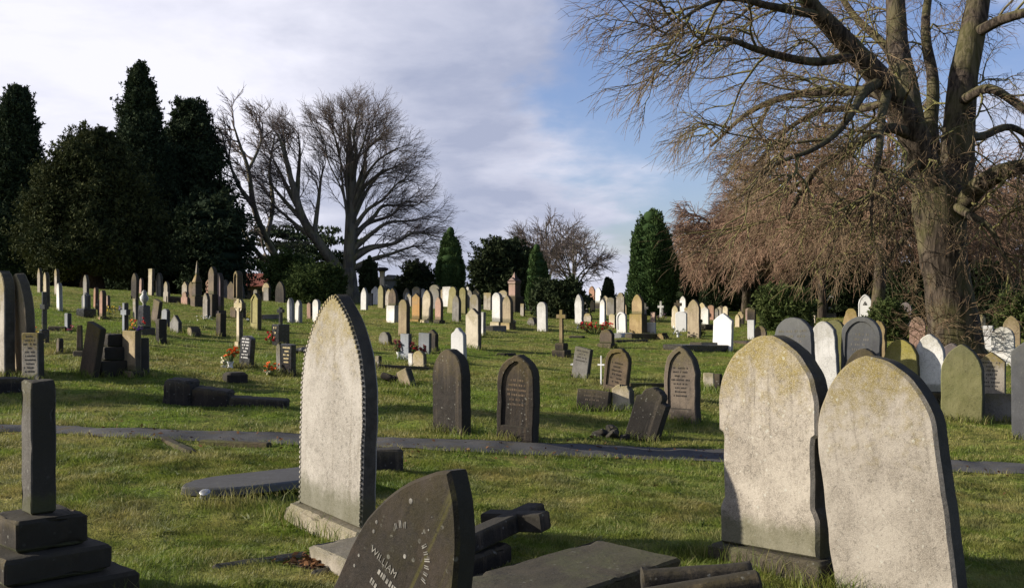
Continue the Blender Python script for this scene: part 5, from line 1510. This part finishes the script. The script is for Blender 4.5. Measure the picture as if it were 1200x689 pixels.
# leaf litter patch
rng = np.random.default_rng(17)
def litter(name, label, cx, cy, su, sv, n, seed, size=.03, col=(.16, .075, .03)):
    rng = np.random.default_rng(seed)
    x = cx + rng.normal(size=n) * su; y = cy + rng.normal(size=n) * sv
    z = ground_z(x, y) + .012 + .02 * rng.random(n)
    nrm = norm(np.stack([rng.normal(size=n) * .5, rng.normal(size=n) * .5, np.ones(n)], 1))
    a = norm(np.cross(nrm, norm(rng.normal(size=(n, 3))))); b = np.cross(nrm, a)
    s = (size * (.6 + .8 * rng.random(n)))[:, None]; c = np.stack([x, y, z], 1)
    V = np.stack([c - a * s, c + b * s * .5 + nrm * s * .2, c + a * s, c - b * s * .5 + nrm * s * .2], 1).reshape(-1, 3)
    o = link(name, np_mesh(name, V, np.arange(4 * n).reshape(n, 4), np.repeat(rng.random(n), 4)), M['deadleaf'])
    tag(o, label, None, None, 'stuff'); return o
M['deadleaf'] = leafy('fallen brown leaves', (.07, .032, .016), (.20, .10, .045), 9, .1)
lx, ly, lz = hit(385, 661)
litter('leaf_litter', 'brown fallen leaves by the foundation block', lx, ly, .11, .07, 420, 18, .022)
so = MB().lathe([(.30, -.02), (.27, .006), (.12, .014)], 18).build('bare_earth', M['soil']); so.location = (lx, ly, lz + .002); so.scale = (1, .62, 1); tag(so, kind='structure')
EXC.append((lx, ly, .22, .12, 0))
for i, (px_, py_) in enumerate([(1150, 470), (1165, 492), (1000, 590), (700, 470)]):
    x_, y_, z_ = hit(px_, py_); litter('leaf_litter', 'scattered brown fallen leaves', x_, y_, .9, .5, 26, 30 + i, .028)
# 3 fallen slate headstone lying towards the camera
ax = Vector((.77, .64, 0)).normalized()
c0 = Vector((-2.45, 8.12, 0))
ang = math.atan2(ax.y, ax.x)
mid = c0 + ax * .68
zz_ = float(ground_z(mid.x, mid.y))
m_ = Matrix.Rotation(R(90), 4, 'Z') @ Matrix.Rotation(R(-90), 4, 'X')
o = MB().slab(outline('gothic', .60, 1.36, 0, .004, 5), .07, .012, M=m_).build('fallen_headstone', M['slate'])
# local: outline z runs along +-x after turning; place so that the apex points at the near left
o.rotation_euler = (R(0), R(0), ang); tag(o, 'flat dark slate headstone lying on the grass behind the big pale stone', 'fallen headstone', GF)
xs_ = [v.co.x for v in o.data.vertices]
far_is_positive = max(xs_) > .7
base = c0 + ax * 1.36
if far_is_positive:
    o.rotation_euler = (0, 0, ang + math.pi)
o.location = (base.x, base.y, zz_ + .075)
EXC.append((mid.x, mid.y, .68, .28, ang)); TUFT.append((mid.x + .1, mid.y - .3, .6, ang, 1.2))
bx_, by_, bz_ = hit(241, 585)
o = empty('flower_holder', (bx_, by_, bz_)); tag(o, 'dented metal flower holder by the tip of the fallen slate headstone', 'flower holder')
MB().lathe([(.035, 0), (.04, .02), (.032, .04), (.042, .06)], 12, Matrix.Rotation(R(25), 4, 'X')).build('pot', M['metal'], o, True)
MB().lathe([(.040, .059), (.034, .066), (.014, .068)], 12, Matrix.Rotation(R(25), 4, 'X')).build('lid', M['metal'], o, True)
# dark block behind the pale stone
X, Y, Z = hit(453, 552)
o = MB().box(-.34, .13, -.12, .12, -.1, .20, .02).build('plinth_block', M['soot']); o.location = (X, Y + .05, Z); o.rotation_euler = (0, 0, R(14)); tag(o, 'dark plinth block standing behind the big pale headstone', 'stone block', GF)
EXC.append((X - .1, Y, .24, .12, R(14)))
# 4 broken cross shaft on three steps
o = empty('cross_pedestal', (-2.335, 5.42, float(ground_z(-2.3, 5.4)) - .01), (0, 0, -R(45))); tag(o, 'dark three stepped pedestal with a broken square shaft at the lower left', 'pedestal', 'cross pedestals')
MB().box(-.355, .355, -.355, .355, -.2, .15, .018).build('step', M['soot'], o)
MB().box(-.258, .258, -.258, .258, .152, .28, .016).build('step', M['soot'], o)
MB().box(-.172, .172, -.172, .172, .282, .435, .016).build('step', M['soot'], o)
MB().box(-.062, .062, -.062, .062, .437, 1.09, .010).build('shaft', M['darkgrey'], o)
TUFT.append((-2.1, 5.1, .5, R(45), 1.5)); EXC.append((-2.335, 5.42, .35, .35, -R(45)))
# 5 leaning dark headstone with pale letters
X, Y = -.645, 4.30
o = empty('headstone', (X, Y, float(ground_z(X, Y)) - .05), (R(-2), R(30), -R(43))); tag(o, 'dark leaning pointed headstone with WILLIAM in pale letters, nearest the camera', 'headstone', GH)
w5, h5, t5 = .58, 1.17, .105
p5 = outline('lancet', w5, h5, .3, .004, 55)
def text_into(mb, s, size, M_, depth=.0015, space=1.0):
    cu = bpy.data.curves.new('lettering', 'FONT'); cu.body = s; cu.size = size; cu.align_x = 'CENTER'; cu.align_y = 'CENTER'; cu.extrude = depth; cu.space_character = space
    t = bpy.data.objects.new('lettering', cu); COL.objects.link(t)
    bpy.context.view_layer.update()
    me = bpy.data.meshes.new_from_object(t.evaluated_get(bpy.context.evaluated_depsgraph_get()))
    mb.add([v.co for v in me.vertices], [tuple(p.vertices) for p in me.polygons], M_)
    bpy.data.objects.remove(t); bpy.data.curves.remove(cu); bpy.data.meshes.remove(me)
yf = -t5 / 2 - .001
mb = MB(); rr = random.Random(4)
text_into(mb, 'WILLIAM', .040, Matrix.Translation((-.10, yf, .68)) @ Matrix.Rotation(R(90), 4, 'X'), space=1.05)
# worn arch of letters above, and rows below too worn to read
for i in range(15):
    a = R(165 - 165 * i / 14)
    if rr.random() < .3: continue
    for j in range(2):
        q = Matrix.Translation((-.02 + .125 * math.cos(a), yf, .76 + .125 * math.sin(a))) @ Matrix.Rotation(-(a - R(90)), 4, 'Y')
        mb.box(-.007 + .007 * j, -.004 + .008 * j, -.0012, .004, -.014, .015 * rr.uniform(.4, 1), 0, q)
for (x, z, r_) in [(-.10, .96, .011), (-.21, .78, .008), (-.205, .74, .008), (-.02, .77, .009), (-.225, .61, .007), (-.225, .56, .007), (.02, .98, .003), (.03, .93, .004), (.01, .90, .003), (.04, .86, .004)]:
    mb.lathe([(r_, 0), (r_ * .8, .0016)], 9, Matrix.Translation((x, yf + .0005, z)) @ Matrix.Rotation(R(90), 4, 'X'))
lt = lettering(w5, .48, .65, 3, yf + .001, 12, .024, .5)
mb.add(lt.v, lt.f)
MB().slab(p5, t5, .014).build('slab', M['sootmoss'], o, extra=(mb, M['lead']))
# 6 fallen cross lying on a dark slab
cx, cy = .02, 6.92; cz = float(ground_z(cx, cy))
dv = Vector((.53, .85, 0)).normalized(); ang = math.atan2(dv.y, dv.x)
o = empty('fallen_cross', (cx, cy, cz + .21), (R(-5), R(-4), ang)); tag(o, 'fallen dark stone cross lying behind the nearest dark headstone', 'cross', 'stone crosses')
mb = MB(); th = .115
b_ = .06
pts = [(.26, -b_), (.26, b_), (.06, b_), (.06, .22), (-.06, .22), (-.06, b_), (-.62, b_ * 1.1), (-.62, -b_ * 1.1), (-.06, -b_), (-.06, -.22), (.06, -.22), (.06, -b_)]
mb.slab(pts, th, .012, M=Matrix.Rotation(R(-90), 4, 'X'))
mb.build('cross', M['soot'], o)
o = MB().box(-.40, .22, -.15, .15, -.05, .115, .02).build('base_slab', M['soot']); o.location = (cx - .26, cy - .30, cz); o.rotation_euler = (0, 0, ang); tag(o, 'dark base slab under the fallen stone cross', 'stone block', GF)
EXC.append((cx - .26, cy - .3, .36, .15, ang))
# 7 mossy flat slab
PH7 = 43
T = Vector((math.cos(R(PH7)), -math.sin(R(PH7)), 0)); D = Vector((math.sin(R(PH7)), math.cos(R(PH7)), 0))
c = Vector((.53, 6.80, 0)) + T * .31 - D * .85
o = MB().box(-.31, .31, -.85, .85, -.1, .125, .016).build('ledger_stone', M['mossy']); o.location = (c.x, c.y, float(ground_z(c.x, c.y))); o.rotation_euler = (R(.8), R(1.2), -R(PH7)); tag(o, 'broad mossy flat tomb slab at the bottom centre of the view', 'ledger', 'ledger stones')
EXC.append((c.x, c.y, .31, .85, -R(PH7))); TUFT.append((.75, 6.55, .4, -R(PH7), 1.0))
# 8 round topped kerb rails at the bottom
RZ = 0.16
def P3(px, py, Yd): a = at(px, py, Yd); return a
bar('rounded_kerb', 'rear one of two dark round topped kerb rails at the bottom edge', 'kerb', at(752, 690, 5.62), at(882, 681, 5.62), .11, .10, 'soot', GK, True)
bar('rounded_kerb', 'front one of two dark round topped kerb rails at the bottom edge', 'kerb', at(700, 722, 5.28), at(892, 691, 5.28), .12, .10, 'soot', GK, True)
# 9 left great headstone
X, Y = 1.60, 6.68; Z = float(ground_z(X, Y))
o = empty('headstone', (X, Y, Z), (R(-1), R(-1.6), -R(50))); tag(o, 'left one of two great pale headstones at the right, notched side and plinth', 'headstone', GH)
w9, h9, t9 = .735, 1.30, .16
p9 = [(x, z + .11) for x, z in outline('notch', w9, h9, 0, .0045, 91)]
MB().slab(p9, t9, .02).build('slab', M['limegrey'], o)
MB().box(-w9 / 2 - .05, w9 / 2 + .05, -t9 / 2 - .06, t9 / 2 + .06, -.2, .107, .02).build('plinth', M['mossy'], o)
TUFT.append((X, Y, .45, -R(50), 2.0)); EXC.append((X, Y, .40, .13, -R(50)))
# 10 right great headstone
X, Y = 2.135, 6.02; Z = float(ground_z(X, Y))
o = MB().slab(outline('drop', .745, 1.39, .2, .0045, 101), .14, .018).build('headstone', M['limegrey']); o.location = (X, Y, Z); o.rotation_euler = (R(-2), R(-9), -R(49)); tag(o, 'right one of two great pale headstones, leaning left without a plinth', 'headstone', GH)
TUFT.append((X, Y, .45, -R(49), 2.0))

# knock about the hewn blocks near the camera
_wk = {'foundation_block': .007, 'plinth_block': .007, 'base_slab': .008, 'rounded_kerb': .008, 'coped_tomb': .010, 'cross_pedestal': .007, 'stepped_pedestal': .010, 'fallen_cross': .006, 'stone_rubble': .012, 'grave_kerb': .006}
for i, o in enumerate(list(bpy.data.objects)):
    nm = o.name.split('.')[0]
    if o.parent is None and nm in _wk:
        for ob in ([o] if o.type == 'MESH' else list(o.children)):
            if ob.type == 'MESH': worn(ob, _wk[nm], .06, i)
    elif o.parent is not None and nm == 'plinth' and o.parent.location.y < 9:
        worn(o, .007, .06, i)
    elif nm == 'ledger_stone' and o.location.y < 9:
        worn(o, .008, .07, i)

# ================================================================== GRASS
def excluded(x, y, margin=0.0):
    lo, hi = path_edges(x)
    wv = .16 * (fbm(x * 3, y * 3) - .5) * 2
    ex = (y > lo + wv) & (y < hi + wv)
    for (cx, cy, hu, hv, a) in EXC:
        ca, sa = math.cos(a), math.sin(a)
        u = (x - cx) * ca + (y - cy) * sa; v = -(x - cx) * sa + (y - cy) * ca
        ex |= (np.abs(u) < hu - margin) & (np.abs(v) < hv - margin)
    return ex
def blades(x, y, h, wd, rng, lean=.55, nseg=2, clump=None):
    n = len(x); z = ground_z(x, y) - .004
    a = rng.random(n) * 2 * np.pi
    la = rng.random(n) * 2 * np.pi if clump is None else clump + rng.normal(size=n) * .8
    ln = (lean * (.3 + rng.random(n)))[:, None]
    side = np.stack([np.cos(a), np.sin(a), 0 * a], 1) * (wd / 2)[:, None]
    ld = np.stack([np.cos(la), np.sin(la), 0 * la], 1)
    b = np.stack([x, y, z], 1); hh = h[:, None]
    up = np.array([0, 0, 1.0])
    if nseg == 2:
        m1 = b + up * hh * .55 + ld * hh * ln * .28; t = b + up * hh * .92 + ld * hh * ln
        V = np.stack([b - side, b + side, m1 + side * .75, m1 - side * .75, t + side * .12, t - side * .12], 1).reshape(-1, 3)
        i = np.arange(n)[:, None] * 6
        Q = np.concatenate([i + np.array([[0, 1, 2, 3]]), i + np.array([[3, 2, 4, 5]])], 0)
        return V, Q, 6
    t = b + up * hh * .92 + ld * hh * ln * .8
    V = np.stack([b - side, b + side, t + side * .15, t - side * .15], 1).reshape(-1, 3)
    return V, np.arange(4 * n).reshape(n, 4), 4
m, nt, b = newmat('grass blades'); N = NT(nt)
geo = N.n('ShaderNodeNewGeometry'); at_ = N.n('ShaderNodeAttribute', attribute_name='rnd')
c, big_, mid_, fin_ = ground_colour(N, geo.outputs['Position'])
r_ = at_.outputs['Fac']
c = N.mix(N.ramp(r_, .0, .55, .55, 0), c, (.040, .066, .010))
c = N.mix(N.ramp(r_, .62, 1.0, 0, .9), c, (.34, .295, .11))
N.l(c, b.inputs['Base Color']); b.inputs['Roughness'].default_value = .55; b.inputs['Specular IOR Level'].default_value = .3
t_ = N.n('ShaderNodeBsdfTranslucent'); N.l(c, t_.inputs[0]); mx = N.n('ShaderNodeMixShader'); mx.inputs[0].default_value = .4
N.l(b.outputs[0], mx.inputs[1]); N.l(t_.outputs[0], mx.inputs[2])
N.l(mx.outputs[0], [n for n in nt.nodes if n.type == 'OUTPUT_MATERIAL'][0].inputs[0])
M['grass'] = m
rng = np.random.default_rng(77)
def wedge(n, y0, y1, k=.50, pad=.5):
    y = np.sqrt(rng.random(n) * (y1 ** 2 - y0 ** 2) + y0 ** 2)
    x = (rng.random(n) * 2 - 1) * (k * y + pad)
    return x, y
def field(name, n, y0, y1, h0, w0, nseg, thr, label):
    x, y = wedge(n, y0, y1)
    den = fbm(x * 1.7 + 5, y * 1.7 + 9, 4); den2 = fbm(x * .45 + 50, y * .45 + 20, 3)
    kp = (rng.random(n) < np.clip((den - thr) * 3.2 + .45, .12, 1)) & ~excluded(x, y, .0)
    x, y, den, den2 = x[kp], y[kp], den[kp], den2[kp]
    n = len(x)
    tuft = np.clip((fbm(x * 3.1 + 90, y * 3.1 + 40, 3) - .5) * 4, -.5, 1.2)
    h = h0 * (.55 + .8 * rng.random(n)) * (.72 + .55 * den2 + .40 * tuft)
    wd = w0 * (.6 + .8 * rng.random(n)) * np.clip(y / 8, .8, 3)
    cl = fbm(x * 2.2, y * 2.2 + 77, 2) * 12
    V, Q, kv = blades(x, y, np.maximum(h, .012), wd, rng, .75, nseg, cl)
    rn = np.clip(rng.random(n) * .75 + (fbm(x * 5, y * 5 + 30, 3) - .5) * .6 + .12, 0, 1)
    o = link(name, np_mesh(name, V, Q, np.repeat(rn, kv)), M['grass'])
    tag(o, label, None, None, 'stuff'); return o
GR_N = 1.0
field('grass', int(520000 * GR_N), 3.2, 10.5, .031, .0042, 2, .42, 'near grass')
field('grass', int(260000 * GR_N), 10.5, 22, .038, .0052, 1, .42, 'mid grass')
field('grass', int(230000 * GR_N), 22, 62, .046, .0056, 1, .42, 'far grass')
# low broad leaved weeds in the turf
n = 900; x, y = wedge(n, 3.6, 20); kp = ~excluded(x, y); x, y = np.repeat(x[kp], 7), np.repeat(y[kp], 7)
x = x + rng.normal(size=len(x)) * .03; y = y + rng.normal(size=len(y)) * .03
V, Q, kv = blades(x, y, .022 + .03 * rng.random(len(x)), .014 + .012 * rng.random(len(x)), rng, 2.6, 2)
tag(link('weeds', np_mesh('weeds', V, Q, np.repeat(rng.random(len(x)) * .45, kv)), M['grass']), 'broad leaved weeds in the turf', None, None, 'stuff')
for i, px_ in enumerate((60, 260, 520, 700, 820, 1180)):
    x_, y_, z_ = hit(px_, np.interp(px_, [0, 600, 1200], [505, 529, 555])); litter('leaf_litter', 'fallen leaves on the tarmac path', x_, y_, 1.1, .35, 40, 60 + i, .024)
# long unmown grass at the feet of stones and along the path
X_, Y_, Hh_ = [], [], []
for (cx, cy, hw, a, amt) in TUFT:
    n = int((170 if cy < 20 else 80) * amt * (hw + .15) * 4)
    if cy > 34: n //= 2
    u = (rng.random(n) * 2 - 1) * (hw + .12); v = rng.normal(size=n) * .085
    v = v + np.sign(v) * .07
    X_.append(cx + u * math.cos(a) - v * math.sin(a)); Y_.append(cy + u * math.sin(a) + v * math.cos(a)); Hh_.append((.06 + .10 * rng.random(n)) * (.7 + .3 * min(amt, 1.5)))
n = 9000; xx = rng.uniform(-9, 9, n); lo, hi = path_edges(xx); sd_ = rng.random(n) < .5
yy = np.where(sd_, lo - abs(rng.normal(size=n)) * .06, hi + abs(rng.normal(size=n)) * .06)
X_.append(xx); Y_.append(yy); Hh_.append(.03 + .05 * rng.random(n))
x = np.concatenate(X_); y = np.concatenate(Y_); h = np.concatenate(Hh_)
ex = excluded(x, y); x, y, h = x[~ex], y[~ex], h[~ex]
V, Q, kv = blades(x, y, h, .0045 * np.clip(y / 8, .8, 3) * (.7 + .6 * rng.random(len(x))), rng, .7, 2)
o = link('long_grass', np_mesh('long_grass', V, Q, np.repeat(np.clip(rng.random(len(x)) * .9 + .1, 0, 1), kv)), M['grass']); tag(o, 'long unmown grass round the stones', None, None, 'stuff')
